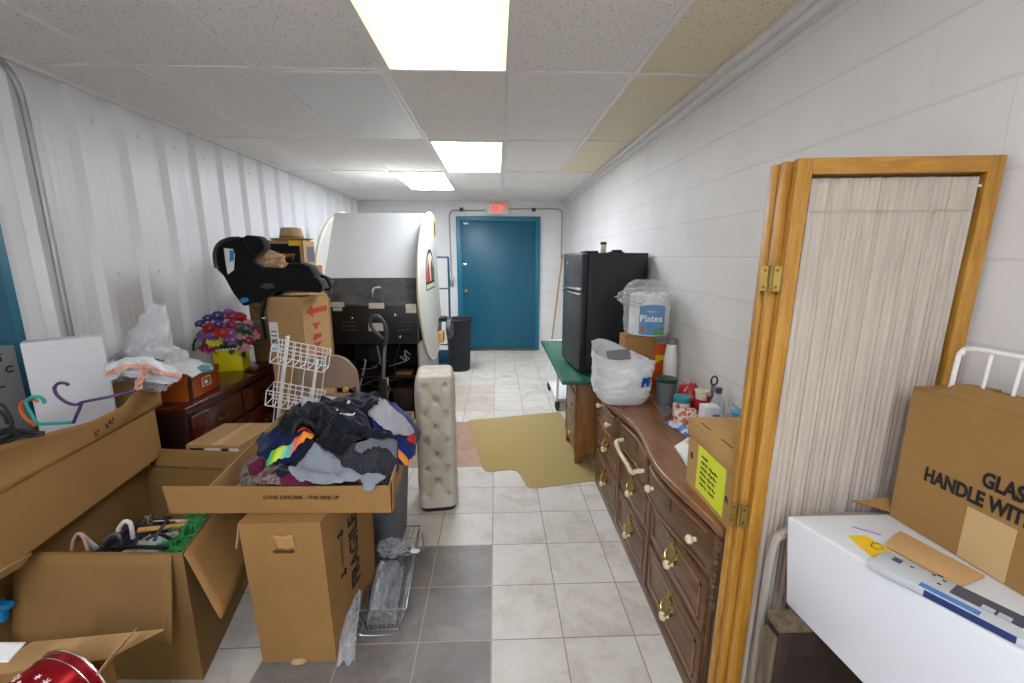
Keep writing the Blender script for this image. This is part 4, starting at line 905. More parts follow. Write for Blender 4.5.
    for k in range(26):
        xa, xb = rr.uniform(x0+.08, x1-.08), rr.uniform(x0+.08, x1-.08); d = rr.uniform(yf+.03, 4.35); za, zb = rr.uniform(.3, z0), rr.uniform(.1, z0-.1)
        pts = bez([(xa, d, za), (xa+rr.uniform(-.08, .08), d-.0, (za+zb)/2+rr.uniform(-.15, .12)), ((xa+xb)/2, d+.05, min(za, zb)+rr.uniform(-.05, .08)), (xb, d+rr.uniform(0, .12), zb)], 6)
        P('cable', MB().tube(pts, rr.uniform(.004, .009), 6), rr.choice(['wire_blk', 'wire_blk', 'wire_blk', 'dark_grey', 'wire_w', 'grey_plastic']), a, world=True)
    # controls sticking out on the player's side
    P('control_shelf', MB().box(xr+th, xr+.11, 5.28, 5.5, .80, .845), 'black', a, world=True, bevel=.006)
    P('wooden_block', MB().box(xr+th, xr+.085, 5.2, 5.36, .55, .68), 'hanger_wood', a, world=True, bevel=.004, label='pale wooden block')
    sp = MB().lathe([(.001, 0), (.15, .0), (.17, .012), (.17, .05), (.15, .062), (.001, .064)], (xr+.125, 5.36, .71), 24, .75, 1.1, M4=Matrix.Rotation(PI/2, 4, 'Y'))
    P('round_pad', sp, 'dark_grey', a, world=True, label='grey round pad')

def build_back_left():
    # blue hand truck behind the arcade, trash bin
    h = T('hand_truck', 'tall blue metal hand truck standing behind the arcade cabinet', 'hand truck', (-.78, 6.35, 0))
    P('frame', MB().tube([(-.875, 6.3, .2), (-.875, 6.33, 1.58)], .016, 8).tube([(-.685, 6.3, .2), (-.685, 6.33, 1.58)], .016, 8).tube([(-.875, 6.33, 1.58), (-.685, 6.33, 1.58)], .016, 8), 'blue_metal', h, world=True)
    for z in (1.13, .7, .3): P('crossbar', MB().tube([(-.875, 6.315, z), (-.685, 6.315, z)], .011, 8), 'blue_metal', h, world=True)
    P('toe_plate', MB().box(-.9, -.66, 6.08, 6.3, .02, .03), 'blue_metal', h, world=True, bevel=.003)
    P('rail_foot', MB().box(-.89, -.67, 6.285, 6.32, .02, .22), 'blue_metal', h, world=True, bevel=.004)
    for x in (-.93, -.63): P('wheel', MB().lathe([(.03, -.025), (.1, -.022), (.12, -.01), (.12, .01), (.1, .022), (.03, .025)], (x, 6.37, .12), 20, M4=Matrix.Rotation(PI/2, 4, 'Y')), 'black_rub', h, world=True)
    t = T('trash_bin', 'tall black plastic trash bin between the arcade cabinet and the teal door', 'trash bin', (-.53, 6.0, 0))
    P('bin_body', MB().lathe([(.14, 0), (.145, .01), (.178, .70), (.19, .705), (.192, .735), (.182, .735), (.176, .70), (.14, .02), (.001, .018)], n=32), 'black_rub', t)
    P('rim', MB().tube([(.188*math.cos(2*PI*k/32), .188*math.sin(2*PI*k/32), .735) for k in range(32)], .008, 6, closed=True), 'black_rub', t)
    # tufted bench stood on end
    o = T('tufted_bench', 'cream button tufted bench cushion stood on its end in the aisle', 'bench', (-.393, 2.655, 0), math.radians(6.5))
    hx, hy, H, rc = .116, .165, .885, .045
    zs = np.linspace(.10, .815, 9); btn = [(bx, bz) for r_, bz in enumerate(zs) for bx in ((-.064, .064) if r_ % 2 == 0 else (0,))]
    sbt = [(by, bz) for r_, bz in enumerate(zs) for by in ((-.085, .085) if r_ % 2 == 0 else (0,))]
    segs = []                                         # links between neighbouring buttons, for the soft pleats
    def links(L): return [(a, b) for a in L for b in L if b[1] > a[1] and b[1]-a[1] < .1 and .03 < abs(a[0]-b[0]) < .12]
    lk = [links(btn), links(sbt)]
    def dents(px_, pz_, face):
        d = 0
        for b in (btn if face == 0 else sbt):
            r2 = (px_-b[0])**2+(pz_-b[1])**2
            if r2 < .02: d -= .017*math.exp(-r2/.00035) + .011*math.exp(-r2/.0022)
        for (ax, az), (bx, bz) in lk[face]:
            dx, dz = bx-ax, bz-az; t = max(0, min(1, ((px_-ax)*dx+(pz_-az)*dz)/(dx*dx+dz*dz))); r2 = (px_-ax-dx*t)**2+(pz_-az-dz*t)**2
            if r2 < .002: d -= .0035*math.exp(-r2/.00012)
        return d
    # rounded rectangle walked at an even pace
    per = []; n_ = 40; wx, wy = hx-rc, hy-rc
    for (x0, y0, x1, y1), (ax, ay, a0) in (((-wx, -hy, wx, -hy), (wx, -wy, -PI/2)), ((hx, -wy, hx, wy), (wx, wy, 0)), ((wx, hy, -wx, hy), (-wx, wy, PI/2)), ((-hx, wy, -hx, -wy), (-wx, -wy, PI))):
        per += [(x0+(x1-x0)*k/n_, y0+(y1-y0)*k/n_) for k in range(n_)]; per += [(ax+rc*math.cos(a0+PI/2*k/8), ay+rc*math.sin(a0+PI/2*k/8)) for k in range(8)]
    NP = len(per)
    def fn(u, v):
        x, y = per[int(round(u*NP)) % NP]
        if v < .03: k, z = .9+.1*v/.03, .012*v/.03
        elif v > .9:
            w = (v-.9)/.1; k = math.cos(w*PI/2)**.35 if w < .999 else 0; z = H-.018-.05+.05*math.sin(min(1, w*1.6)*PI/2)
        else: k, z = 1, .012+(H-.08)*(v-.03)/.87
        fx = max(0, 1-(abs(x)/hx)**8); fy = max(0, 1-(abs(y)/hy)**8); q = 1 if v < .9 else max(0, 1-(v-.9)/.03)
        X_, Y_ = x*k, y*k
        if abs(y) > hy-.02 and v > .03: Y_ += (.010+dents(x, z, 0))*fx*q*(1 if y > 0 else -1)
        elif abs(x) > hx-.02 and v > .03: X_ += (.010+dents(y, z, 1))*fy*q*(1 if x > 0 else -1)
        if v > .92:
            for bx in (-.05, .05):
                z -= .006*math.exp(-((X_-bx)**2+(Y_+.1)**2)/.0006)+.006*math.exp(-((X_-bx)**2+(Y_-.06)**2)/.0006)
        return Vector((X_, Y_, z+.018))
    P('cushion', MB().grid(fn, NP, 170, cu=True), 'upholstery', o)
    for bx, bz in btn: P('button', MB().ball((bx, -hy+.014, bz+.018), .009, 6, .8), 'upholstery', o)
    P('base_trim', MB().prism([(x*.93, y*.95) for x, y in per[::3]], lambda p_, q_, h: (p_, q_, h), 0, .022), 'black_rub', o, label='dark base edge')
    # vacuum with looped grip before the arcade
    v = T('vacuum_cleaner', 'upright vacuum with black looped grip and grey tube before the black cabinet back', 'vacuum cleaner', (-1.03, 3.78, 0))
    gr = [at(px, py, 3.7) for px, py in ((385, 346), (386.5, 336), (385, 325), (379, 317), (372.5, 317), (370.5, 323), (373, 329.5), (378, 334.5), (383, 339))]
    P('grip_loop', MB().tube(bez(gr, 5), [.016]*len(bez(gr, 5)), 8), 'dark_grey', v, world=True)
    p0 = at(385, 343, 3.7); p1 = at(383, 381, 3.7)
    P('tube', MB().tube([p0, p1], .014, 10), 'grey_plastic', v, world=True)
    P('motor_body', MB().hexa([(-1.115, 3.72, .05), (-.985, 3.72, .05), (-.99, 3.84, .05), (-1.11, 3.84, .05), (p1.x-.03, 3.68, p1.z+.02), (p1.x+.03, 3.68, p1.z+.02), (p1.x+.03, 3.735, p1.z+.02), (p1.x-.03, 3.735, p1.z+.02)]), 'black', v, world=True, bevel=.012)
    P('floor_head', MB().box(-1.17, -.93, 3.68, 3.88, 0, .07), 'black', v, world=True, bevel=.02)
    # beige folding chair, folded
    c = T('folding_chair', 'folded beige metal chair standing behind the pile of clothes', 'chair', (-1.13, 2.86, 0))
    xa, xb, y = -1.33, -.945, 2.84; zt = .935
    def fr(y, xa, xb, z1): return bez([(xa, y, 0), (xa, y, .4), (xa, y, z1-.16), (xa+.03, y, z1-.06), (xa+.11, y, z1), (xb-.11, y, z1), (xb-.03, y, z1-.06), (xb, y, z1-.16), (xb, y, .4), (xb, y, 0)], 6)
    P('back_frame', MB().tube(fr(y, xa, xb, zt), .012, 10), 'beige_metal', c, world=True)
    bp = [(p.x, p.z) for p in fr(y, xa+.006, xb-.006, zt-.006) if p.z > zt-.215]
    P('backrest', MB().prism(bp, lambda a, b, h: (a, h, b), y-.006, y+.006), 'beige_metal', c, world=True)
    P('seat', MB().box(xa+.03, xb-.03, y-.05, y-.035, .33, .70), 'beige_metal', c, world=True, bevel=.006)
    P('leg_frame', MB().tube(fr(y-.065, xa+.02, xb-.02, .6), .011, 10), 'beige_metal', c, world=True)
    P('foot_cap', MB().ball((xb-.06, y-.055, .725), .022, 8), 'hanger_wood', c, world=True, label='tan cap')
    # white wire rack leaning
    r = T('wire_rack', 'white wire display rack with two tilted basket tiers behind the clothes box', 'rack', (-1.43, 2.60, .0))
    R4 = Matrix.Rotation(math.radians(12), 4, 'Y')
    def rp(x, yy, z): return R4 @ Vector((x, yy, z))
    for x, w in ((-.075, .034), (.115, .022)): P('post', MB().bar(rp(x, .02, .065), rp(x, .02, 1.13 if x < 0 else 1.02), w, .012), 'white', r, bevel=.002)
    P('stand_base', MB().bar(rp(-.16, -.03, .05), rp(.2, -.03, .05+.0), .03, .02), 'white', r, bevel=.003)
    for z in (1.03, .76, .46):
        m = MB(); x0, x1 = -.115, .195; yb, yf = .0, -.085; h = .105
        def loop(pts, rad=.0036): m.tube([rp(*p) for p in pts], rad, 6, closed=True)
        loop([(x0, yf, z+.045), (x1, yf, z+.045), (x1, yb, z+.075), (x0, yb, z+.075)]); loop([(x0+.01, yf+.01, z+.02), (x1-.01, yf+.01, z+.02), (x1-.01, yb, z+.045), (x0+.01, yb, z+.045)], .003)
        loop([(x0, yf, z-.05), (x1, yf, z-.05), (x1, yb, z-.035), (x0, yb, z-.035)])
        for k in range(8):
            x = x0+(x1-x0)*k/7
            m.tube([rp(x, yf, z+.045), rp(x, yf, z-.05), rp(x, yb, z-.035), rp(x, yb, z+.075)], .003 if 0 < k < 7 else .0036, 6)
        P('basket', m, 'white_wire', r)
    for x in (-.1, -.02, .05, .17): P('back_wire', MB().tube([rp(x, .012, .4), rp(x, .012, 1.1)], .003, 6), 'white_wire', r)

def build_cherry():
    x0, x1, y0, y1, H = -2.15, -1.69, 2.27, 3.28, .80
    d = T('dresser', 'dark cherry wood dresser against the white metal wall', 'dresser', (-1.92, 2.78, 0))
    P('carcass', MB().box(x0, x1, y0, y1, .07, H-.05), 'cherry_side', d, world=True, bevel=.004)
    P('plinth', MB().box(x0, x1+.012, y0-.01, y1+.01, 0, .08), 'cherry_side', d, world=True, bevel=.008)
    P('top', MB().box(x0-.01, x1+.028, y0-.025, y1+.025, H-.03, H), 'cherry', d, world=True, bevel=.008, seg=3)
    P('top_moulding', MB().box(x0, x1+.016, y0-.014, y1+.014, H-.052, H-.03), 'cherry', d, world=True, bevel=.008, seg=3)
    for a, b in ((y0+.03, (y0+y1)/2-.012), ((y0+y1)/2+.012, y1-.03)):
        for z0, z1 in ((.575, .73), (.345, .555), (.1, .325)):
            dr = P('drawer', MB().box(x1, x1+.018, a, b, z0, z1), 'cherry', d, world=True, bevel=.006, seg=3)
            c = (a+b)/2; zz = (z0+z1)/2
            P('drawer_pull', MB().prism([(c+p, zz+q) for p, q in [(-.05, 0), (-.03, .018), (0, .012), (.03, .018), (.05, 0), (.03, -.012), (-.03, -.012)]], lambda p, q, h: (h, p, q), x1+.018, x1+.021).tube(bez([(x1+.022, c-.035, zz), (x1+.04, c-.03, zz-.012), (x1+.042, c+.03, zz-.012), (x1+.022, c+.035, zz)], 5), .0045, 6), 'brass_dark', dr, world=True)
    zt = H+.001
    # copper coloured box
    b = T('gift_box', 'orange copper foil covered box on the near end of the cherry dresser', 'box', (-1.83, 2.5, zt))
    bx = [(-1.715, 2.345), (-1.735, 2.665), (-1.93, 2.66), (-1.91, 2.335)]
    P('box_body', MB().hexa([Vector((p[0], p[1], zt)) for p in bx]+[Vector((p[0], p[1], zt+.135)) for p in bx]), 'copper', b, world=True, bevel=.005)
    P('box_lid', MB().hexa([Vector((p[0]+(.004 if p[0] > -1.8 else -.004), p[1]+(.004 if p[1] > 2.5 else -.004), zt+.1)) for p in bx]+[Vector((p[0]+(.004 if p[0] > -1.8 else -.004), p[1]+(.004 if p[1] > 2.5 else -.004), zt+.142)) for p in bx]), 'copper', b, world=True, bevel=.004)
    u = Vector((-.02, .32, 0)).normalized(); o = Vector((-1.715, 2.345, zt))+Vector((.0052, 0, 0))
    P('dark_strap', MB().slab(o+u*.012+Vector((-.0, 0, 0)), u*.028, Vector((0, 0, .14)), .002), 'cherry_side', b, world=True)
    P('label', MB().slab(o+u*.13+Vector((0, 0, .045)), u*.085, Vector((0, 0, .055)), .002), 'label', b, world=True)
    P('label_print', MB().slab(o+u*.137+Vector((.002, 0, .05)), u*.07, Vector((0, 0, .045)), .0012), 'copper', b, world=True); P('label_print', MB().slab(o+u*.15+Vector((.0033, 0, .06)), u*.03, Vector((0, 0, .022)), .0008), 'label', b, world=True)
    # yellow planter with artificial flowers
    f = T('flower_planter', 'yellow box planter full of mixed artificial flowers on the cherry dresser', 'flowers', (-1.90, 3.08, zt))
    s = .088
    pm = Matrix.Rotation(.25, 4, 'Z')
    P('planter', MB().box(-s, s, -s, s, 0, .006).box(-s, -s+.006, -s, s, .006, .16).box(s-.006, s, -s, s, .006, .16).box(-s+.006, s-.006, -s, -s+.006, .006, .16).box(-s+.006, s-.006, s-.006, s, .006, .16).xf(pm), 'yellow', f)
    m = MB()
    for k in range(9):
        q = -s+.02*k+.008
        for p in ((q, -s-.002, 0), (q, s+.002, 0)): m.ball((p[0], p[1], .16), .009, 4)
        for p in ((-s-.002, q, 0), (s+.002, q, 0)): m.ball((p[0], p[1], .16), .009, 4)
    P('scalloped_rim', m.xf(pm), 'white', f); P('soil_foam', MB().box(-s+.007, s-.007, -s+.007, s-.007, .1, .15).xf(pm), 'leaf', f)
    rr = random.Random(4)
    def bloom(mat, r, n, layers=2):
        m = MB()
        for L in range(layers):
            for k in range(n):
                a = 2*PI*(k+.5*L)/n; up = .25+.45*L; rl = r*(1-.3*L)
                d = Vector((math.cos(a)*math.cos(up), math.sin(a)*math.cos(up), math.sin(up))); w = Vector((-math.sin(a), math.cos(a), 0))*rl*.42
                m.grid(lambda u_, v, d=d, w=w, rl=rl: d*rl*v + w*(2*u_-1)*math.sin(PI*min(1, v*.85+.08))**.7 + Vector((0, 0, .18*rl*(2*u_-1)**2-.25*rl*v*v)), 4, 5)
        me = mk('bloom', m, mat).data; return me
    kinds = [(bloom('redpet', .045, 8, 3)), bloom('violet', .04, 6), bloom('bluepet', .034, 6, 3), bloom('magenta', .038, 7, 3), bloom('pinkpet', .036, 6), bloom('yelpet', .05, 11, 1)]
    eye = mk('flower_eye', MB().ball((0, 0, .006), .009, 5, .6), 'petal_eye').data
    spots = [(-.02, -.13, .24, 5), (.03, -.12, .3, 0), (-.06, -.1, .33, 0), (.0, -.1, .36, 2), (.06, -.06, .35, 3), (-.09, -.06, .4, 2), (-.03, -.05, .42, 2), (.05, -.02, .41, 3), (.12, -.07, .27, 4), (.15, -.04, .22, 3), (.12, .0, .31, 1), (-.12, -.09, .28, 1), (-.08, -.12, .25, 1), (-.13, -.04, .22, 4), (-.11, -.1, .18, 3), (.08, -.1, .24, 1), (-.05, -.14, .19, 3), (.16, .04, .28, 3), (.1, .06, .34, 4), (.0, .03, .43, 1), (-.08, .04, .38, 3), (-.14, .02, .31, 1), (.14, -.09, .18, 4), (-.03, -.12, .28, 1), (.07, -.09, .29, 1), (.18, .0, .25, 4), (-.02, -.08, .31, 4), (.05, .06, .39, 0), (-.1, .08, .3, 4), (-.15, -.06, .36, 2)]
    stem = MB(); leaves = MB()
    for i, (x, y, z, k) in enumerate(spots):
        bl = bpy.data.objects.new('bloom', kinds[k]); COL.objects.link(bl); bl.parent = f; z = .12+(z-.12)*.9; bl.location = (x, y, z)
        dn = Vector((x*1.3+.25, y*1.2-.35, .5)).normalized(); bl.rotation_euler = dn.to_track_quat('Z', 'Y').to_euler(); sc = rr.uniform(1.0, 1.25); bl.scale = (sc, sc, sc)
        ey = bpy.data.objects.new('flower_eye', eye); COL.objects.link(ey); ey.parent = bl
        stem.tube(bez([(x*.3, y*.3, .12), (x*.7, y*.7, z*.7), (x, y, z)], 4), .003, 5)
    for k in range(70):
        a = rr.uniform(0, 2*PI); r = rr.uniform(.05, .15); z = rr.uniform(.15, .33); L = rr.uniform(.05, .09)
        p = Vector((r*math.cos(a), r*math.sin(a), z)); d = Vector((math.cos(a), math.sin(a), rr.uniform(-.5, .6))).normalized()*L; w = Vector((-math.sin(a), math.cos(a), .2))*L*.28
        leaves.grid(lambda u_, v: p+d*v+w*(2*u_-1)*math.sin(PI*min(.97, max(.03, v)))+Vector((0, 0, -.25*L*v*v)), 3, 5)
    P('stems', stem, 'leaf', f); P('foliage', leaves, 'leaf', f)
    P('curled_leaf', MB().tube(bez([(-.1, -.05, .2), (-.16, -.06, .25), (-.2, -.07, .21), (-.21, -.08, .15)], 5), .007, 6), 'dgreen', f)
    S('folder', MB().hexa([(-1.90, 2.95, zt), (-1.70, 2.86, zt), (-1.68, 3.22, zt), (-1.86, 3.27, zt), (-1.90, 2.95, zt+.012), (-1.70, 2.86, zt+.012), (-1.68, 3.22, zt+.012), (-1.86, 3.27, zt+.012)]) if False else MB().hexa([(-1.765, 2.99, zt), (-1.68, 2.95, zt), (-1.668, 3.25, zt), (-1.75, 3.28, zt), (-1.765, 2.99, zt+.014), (-1.68, 2.95, zt+.014), (-1.668, 3.25, zt+.014), (-1.75, 3.28, zt+.014)]), 'cherry_side', 'flat dark folder lying at the far end of the cherry dresser', 'folder', loc=(-1.76, 3.12, zt), bevel=.002)
    S('crumpled_bag', wad_mb((0, 0, 0), .07, 77, 1.1, 1.3, .8, .35), 'leaf', 'dark green crumpled cloth between copper box and yellow planter', 'cloth').location = (-2.03, 2.78, zt)

def build_cartons():
    # tall carton carrying the car seat, second carton behind it
    c = T('tall_carton', 'tall brown cardboard carton with red arrow under the black car seat', 'box', (-1.39, 3.12, 0))
    q = [(-1.315, 2.95), (-1.262, 3.27), (-1.52, 3.32), (-1.575, 3.0)]
    quad_box(c, q, 0, 1.325, 'board_light', lid=True, t=.006)
    A, B = Vector((-1.315, 2.95, 0)), Vector((-1.262, 3.27, 0)); u = (B-A).normalized(); n = Vector((u.y, -u.x, 0)); o = A+n*.001
    def deco(poly, mat, nm): P(nm, MB().prism(poly, lambda a, b, h: o+u*a+n*h+Vector((0, 0, b)), 0, .0012), mat, c, world=True)
    deco([(.04, 1.22), (.12, 1.265), (.12, 1.235), (.30, 1.24), (.30, 1.2), (.12, 1.2), (.12, 1.175)], 'red_ink', 'red_arrow')
    for k in range(5): deco([(.1, 1.12-.07*k), (.2, 1.12-.07*k), (.2, 1.09-.07*k), (.16, 1.085-.07*k), (.1, 1.075-.07*k)] if k % 2 else [(.1, 1.13-.07*k), (.2, 1.13-.07*k), (.14, 1.08-.07*k)], 'red_ink', 'red_print')
    deco([(.1, .78), (.2, .78), (.2, .68), (.15, .66), (.1, .68)], 'red_ink', 'red_print')
    A2 = Vector((-1.575, 3.0, 0)); u2 = (A-A2).normalized(); n2 = Vector((u2.y, -u2.x, 0))
    lb = P('shipping_label', MB().prism([(.004, .94), (.07, .94), (.07, 1.15), (.004, 1.15)], lambda a, b, h: A2+u2*a+n2*(h+.001)+Vector((0, 0, b)), 0, .0012), 'paper', c, world=True)
    for z0, z1 in ((1.0, 1.03), (1.05, 1.06), (1.08, 1.09), (.96, .97)): P('label_print', MB().prism([(.014, z0), (.06, z0), (.06, z1), (.014, z1)], lambda a, b, h: A2+u2*a+n2*(h+.0022)+Vector((0, 0, b)), 0, .0008), 'grey_plastic', lb, world=True)
    c = T('tall_carton', 'cardboard carton in a shadow-darkened brown between cherry dresser and white metal wall, behind the taller carton', 'box', (-1.72, 3.6, 0))
    quad_box(c, [(-1.47, 3.40), (-1.47, 3.86), (-1.90, 3.86), (-1.93, 3.42)], 0, 1.24, 'board_dark', lid=True)  # the shadow on this carton is put into its darker board tone
    P('tape_strip', MB().box(-1.74, -1.69, 3.418, 3.42, .9, 1.23), 'tape', c, world=True)
    c = T('carton', 'brown carton with yellow edged lid beneath the dark blue fronted box', 'box', (-1.68, 3.62, 1.241))
    quad_box(c, [(-1.475, 3.44), (-1.49, 3.8), (-1.80, 3.82), (-1.79, 3.46)], 1.241, 1.52, 'board', lid=True); P('yellow_tape', MB().box(-1.74, -1.5, 3.43, 3.445, 1.49, 1.52).xf(Matrix.Identity(4)), 'sticky', c, world=True)
    # Chewy box
    z0 = 1.5215; zt = 1.715
    c = T('shipping_box', 'dark blue fronted tan box with orange lettering under the straw hat', 'box', (-1.61, 3.55, z0))
    k = [(-1.47, 3.42), (-1.485, 3.66), (-1.765, 3.68), (-1.75, 3.45)]
    quad_box(c, k, z0, zt, 'board_light', lid=True)
    a, b = Vector((k[3][0], k[3][1], z0)), Vector((k[0][0], k[0][1], z0)); u = (b-a).normalized(); n = Vector((u.y, -u.x, 0)); L = (b-a).length
    P('blue_face', MB().prism([(.004, .01), (L-.03, .01), (L-.03, zt-z0-.025), (.004, zt-z0-.025)], lambda p, q, h: a+u*p+n*(h+.0008)+Vector((0, 0, q)), 0, .001), 'navy_dark', c, world=True)
    text('printed_word', 'Chewy', .066, 'orange_ink', c, frame4(a+u*(L*.42)+n*.0026+Vector((0, 0, .085))-c.location, u, (0, 0, 1)), bold=.001)
    P('yellow_tape', MB().prism([(L*.6, zt-z0-.04), (L-.02, zt-z0-.04), (L-.02, zt-z0-.001), (L*.6, zt-z0-.001)], lambda p, q, h: a+u*p+n*(h+.002)+Vector((0, 0, q)), 0, .001), 'sticky', c, world=True)
    b2 = Vector((k[1][0], k[1][1], z0)); u2 = (b2-b).normalized(); n2 = Vector((u2.y, -u2.x, 0))
    P('blue_print', MB().prism([(.06, .03), (.22, .03), (.22, .15), (.06, .15)], lambda p, q, h: b+u2*p+n2*(h+.0008)+Vector((0, 0, q)), 0, .001), 'slate', c, world=True)
    h = T('straw_hat', 'tan straw hat sitting on top of the dark blue fronted box', 'hat', (-1.61, 3.55, zt+.001))
    P('brim', MB().lathe([(.001, .004), (.09, .004), (.13, .002), (.158, .012), (.16, .016), (.13, .008), (.09, .012), (.001, .012)], n=36, sx=1, sy=.9), 'straw', h)
    P('crown', MB().lathe([(.088, .008), (.086, .04), (.078, .085), (.07, .098), (.045, .1), (.02, .088), (.001, .085)], n=36, sx=1, sy=.88), 'straw', h)
    P('hat_band', MB().lathe([(.0885, .012), (.089, .013), (.0875, .034), (.0865, .035)], n=36, sx=1, sy=.88), 'board_dark', h, label='darker hat band')
    # car seat
    s = T('car_seat', 'black reclined child car seat on top of the tall carton by the wall', 'car seat', (-1.42, 3.1, 1.3265))
    yA, yB = 2.96, 3.18
    def px(poly): return [(p.x, p.z) for p in (at(x, y, yA) for x, y in poly)]
    def rel(poly): return px(poly)
    shell = rel([(214, 246), (219, 240), (231, 237), (243, 237), (257, 243), (258, 252), (252, 262), (262, 267), (285, 268), (300, 270), (318, 279), (322, 287), (320, 293), (296, 291.5), (275, 292), (268, 300), (258, 302), (243, 306.5), (233, 294), (223, 276), (215, 268)])
    z_c = s.location.z
    low = rel([(236, 296), (243, 276), (262, 267), (285, 268), (300, 270), (318, 279), (322, 287), (320, 293), (296, 291.5), (275, 292), (268, 300), (258, 302), (243, 306.5)])
    for yy, shp in ((yA, shell), (yB-.055, low)):
        P('side_wing', MB().prism(shp, lambda a, b, h: (a, h, max(b, z_c if a > -1.585 else b)), yy, yy+.055), 'black_fab', s, world=True, bevel=.012, seg=3)
    back = rel([(217, 250), (226, 245), (236, 252), (258, 276), (262, 290), (250, 296), (236, 284)])
    P('seat_back', MB().prism(back, lambda a, b, h: (a, h, b), yA+.05, yB-.05), 'black_fab', s, world=True, bevel=.01)
    seat = rel([(250, 274), (285, 272), (316, 280), (321, 290), (294, 291), (262, 291.5)])
    P('seat_pad', MB().prism(seat, lambda a, b, h: (a, h, max(b, z_c)), yA+.05, yB-.05), 'charcoal', s, world=True, bevel=.01)
    hr = rel([(243, 238), (246, 235), (258, 236), (263, 241), (265, 248), (256, 257), (249, 251)])
    P('headrest', MB().prism(hr, lambda a, b, h: (a, h, b), yA-.012, yA+.09), 'black_fab', s, world=True, bevel=.018, seg=3)
    kn = rel([(284, 269), (288, 263), (300, 262.5), (309, 266), (315, 275), (312, 281), (290, 277)])
    P('knee_bolster', MB().prism(kn, lambda a, b, h: (a, h, b), yA-.01, yA+.12), 'black_fab', s, world=True, bevel=.015, seg=3)
    hb = [at(x, y, yA-.012) for x, y in ((217, 268), (215.5, 255), (219, 245), (228, 240), (240, 239))]
    P('carry_bar', MB().tube(bez(hb, 5), .017, 8), 'black', s, world=True)
    P('white_sticker', MB().prism(rel([(224, 248), (233, 249), (235, 255), (234, 270), (228, 274.5), (226, 264)]), lambda a, b, h: (a, h, b), yA-.003, yA), 'white', s, world=True, label='white safety sticker'); P('blue_sticker', MB().prism(rel([(230, 250), (234, 251), (234.5, 260), (230, 262)]), lambda a, b, h: (a, h, b), yA-.005, yA), 'sky_blue', s, world=True, label='blue patch')
    P('badge', MB().prism(rel([(240, 300), (243, 297.5), (248, 298), (249, 301), (243, 303)]), lambda a, b, h: (a, h, b), yA-.004, yA), 'sky_blue', s, world=True, label='small blue badge')
    P('recline_knob', MB().prism(rel([(260, 287), (266, 283), (273, 284), (275, 287), (268, 289)]), lambda a, b, h: (a, h, b), yA-.01, yA), 'dark_grey', s, world=True, bevel=.004)
    st = [at(x, y, 2.935) for x, y in ((264, 293), (265, 303), (262, 315), (264, 330), (266, 340))]
    P('strap', MB().grid(lambda u_, v: bez(st, 6)[int(round(v*24))]+Vector((.012*(2*u_-1), 0, 0)), 3, 25), 'black_fab', s, world=True).modifiers.new('t', 'SOLIDIFY').thickness = .003
    P('strap_loop', MB().tube([at(257+5*math.cos(a), 304+5*math.sin(a), 2.94) for a in np.linspace(-.5, 4, 10)], .004, 6), 'black', s, world=True); bk = at(264, 318, 2.93)
    P('buckle', MB().box(bk.x-.012, bk.x+.014, bk.y-.004, bk.y+.004, bk.z-.006, bk.z+.006), 'chrome', s, world=True)
    cl = S('blanket', wad_mb((0, 0, 0), .115, 55, 1.15, .95, .8, .3, 2.4), 'tan_cloth', 'crumpled tan and pink cloth lying in the seat of the car seat', 'cloth'); pp = at(266, 268, yA+.18); cl.location = (pp.x, yA+.19, pp.z-.03)
    # low closed kraft carton before the cherry dresser
    c = T('carton', 'closed tan cardboard box in front of the cherry dresser with a printed bottom edge', 'box', (-1.46, 2.3, 0))
    k = [(-1.33, 2.13), (-1.30, 2.44), (-1.60, 2.44), (-1.62, 2.15)]
    quad_box(c, k, 0, .635, 'board_light', lid=True)
    for i, (a, b) in enumerate((((-1.62, 2.15), (-1.475, 2.14)), ((-1.475, 2.14), (-1.33, 2.13)))): pass
    P('seam_tape', MB().hexa([(-1.485, 2.14, .6355), (-1.445, 2.138, .6355), (-1.43, 2.44, .6355), (-1.47, 2.44, .6355), (-1.485, 2.14, .6365), (-1.445, 2.138, .6365), (-1.43, 2.44, .6365), (-1.47, 2.44, .6365)]), 'tape_pale', c, world=True)
    for x0, x1, m_ in ((-1.6, -1.53, 'ink'), (-1.52, -1.44, 'paper'), (-1.43, -1.40, 'ink'), (-1.39, -1.345, 'paper')):
        f = lambda x: 2.15-.02*(x+1.62)/.29-.0012
        P('printed_strip', MB().hexa([(x0, f(x0), .585), (x1, f(x1), .585), (x1, f(x1)+.001, .585), (x0, f(x0)+.001, .585), (x0, f(x0), .618), (x1, f(x1), .618), (x1, f(x1)+.001, .618), (x0, f(x0)+.001, .618)]), m_, c, world=True)

# ================================================================ foreground left: cartons, clothes, bags, hangers
def hanger_mb(mat4, w=.2, h=.11, r=.0048, hook=.055):
    # flat hanger: local x right, z up, hook at the top
    m = MB()
    body = [(-w, 0, 0), (-w-.008, 0, .012), (-w+.005, 0, .022), (-.03, 0, h-.012), (0, 0, h), (.03, 0, h-.012), (w-.005, 0, .022), (w+.008, 0, .012), (w, 0, 0), (w-.03, 0, -.006), (-w+.03, 0, -.006)]
    m.tube([mat4 @ Vector(p) for p in body], r, 8, closed=True)
    hk = [(0, 0, h)] + [(0+.0, 0, h+.025)] + [(-.028+.028*math.cos(a), 0, h+.05+.028*math.sin(a)) for a in np.linspace(-.2, PI*1.15, 10)]
    m.tube([mat4 @ Vector(p) for p in bez(hk, 3)], r*.8, 8)
    return m
def pose(o, x, z):      # hanger frame from origin, x axis, z axis
    x = Vector(x).normalized(); z = Vector(z); z = (z-x*z.dot(x)).normalized(); y = z.cross(x)
    m = Matrix((x, y, z)).transposed().to_4x4(); m.translation = Vector(o); return m

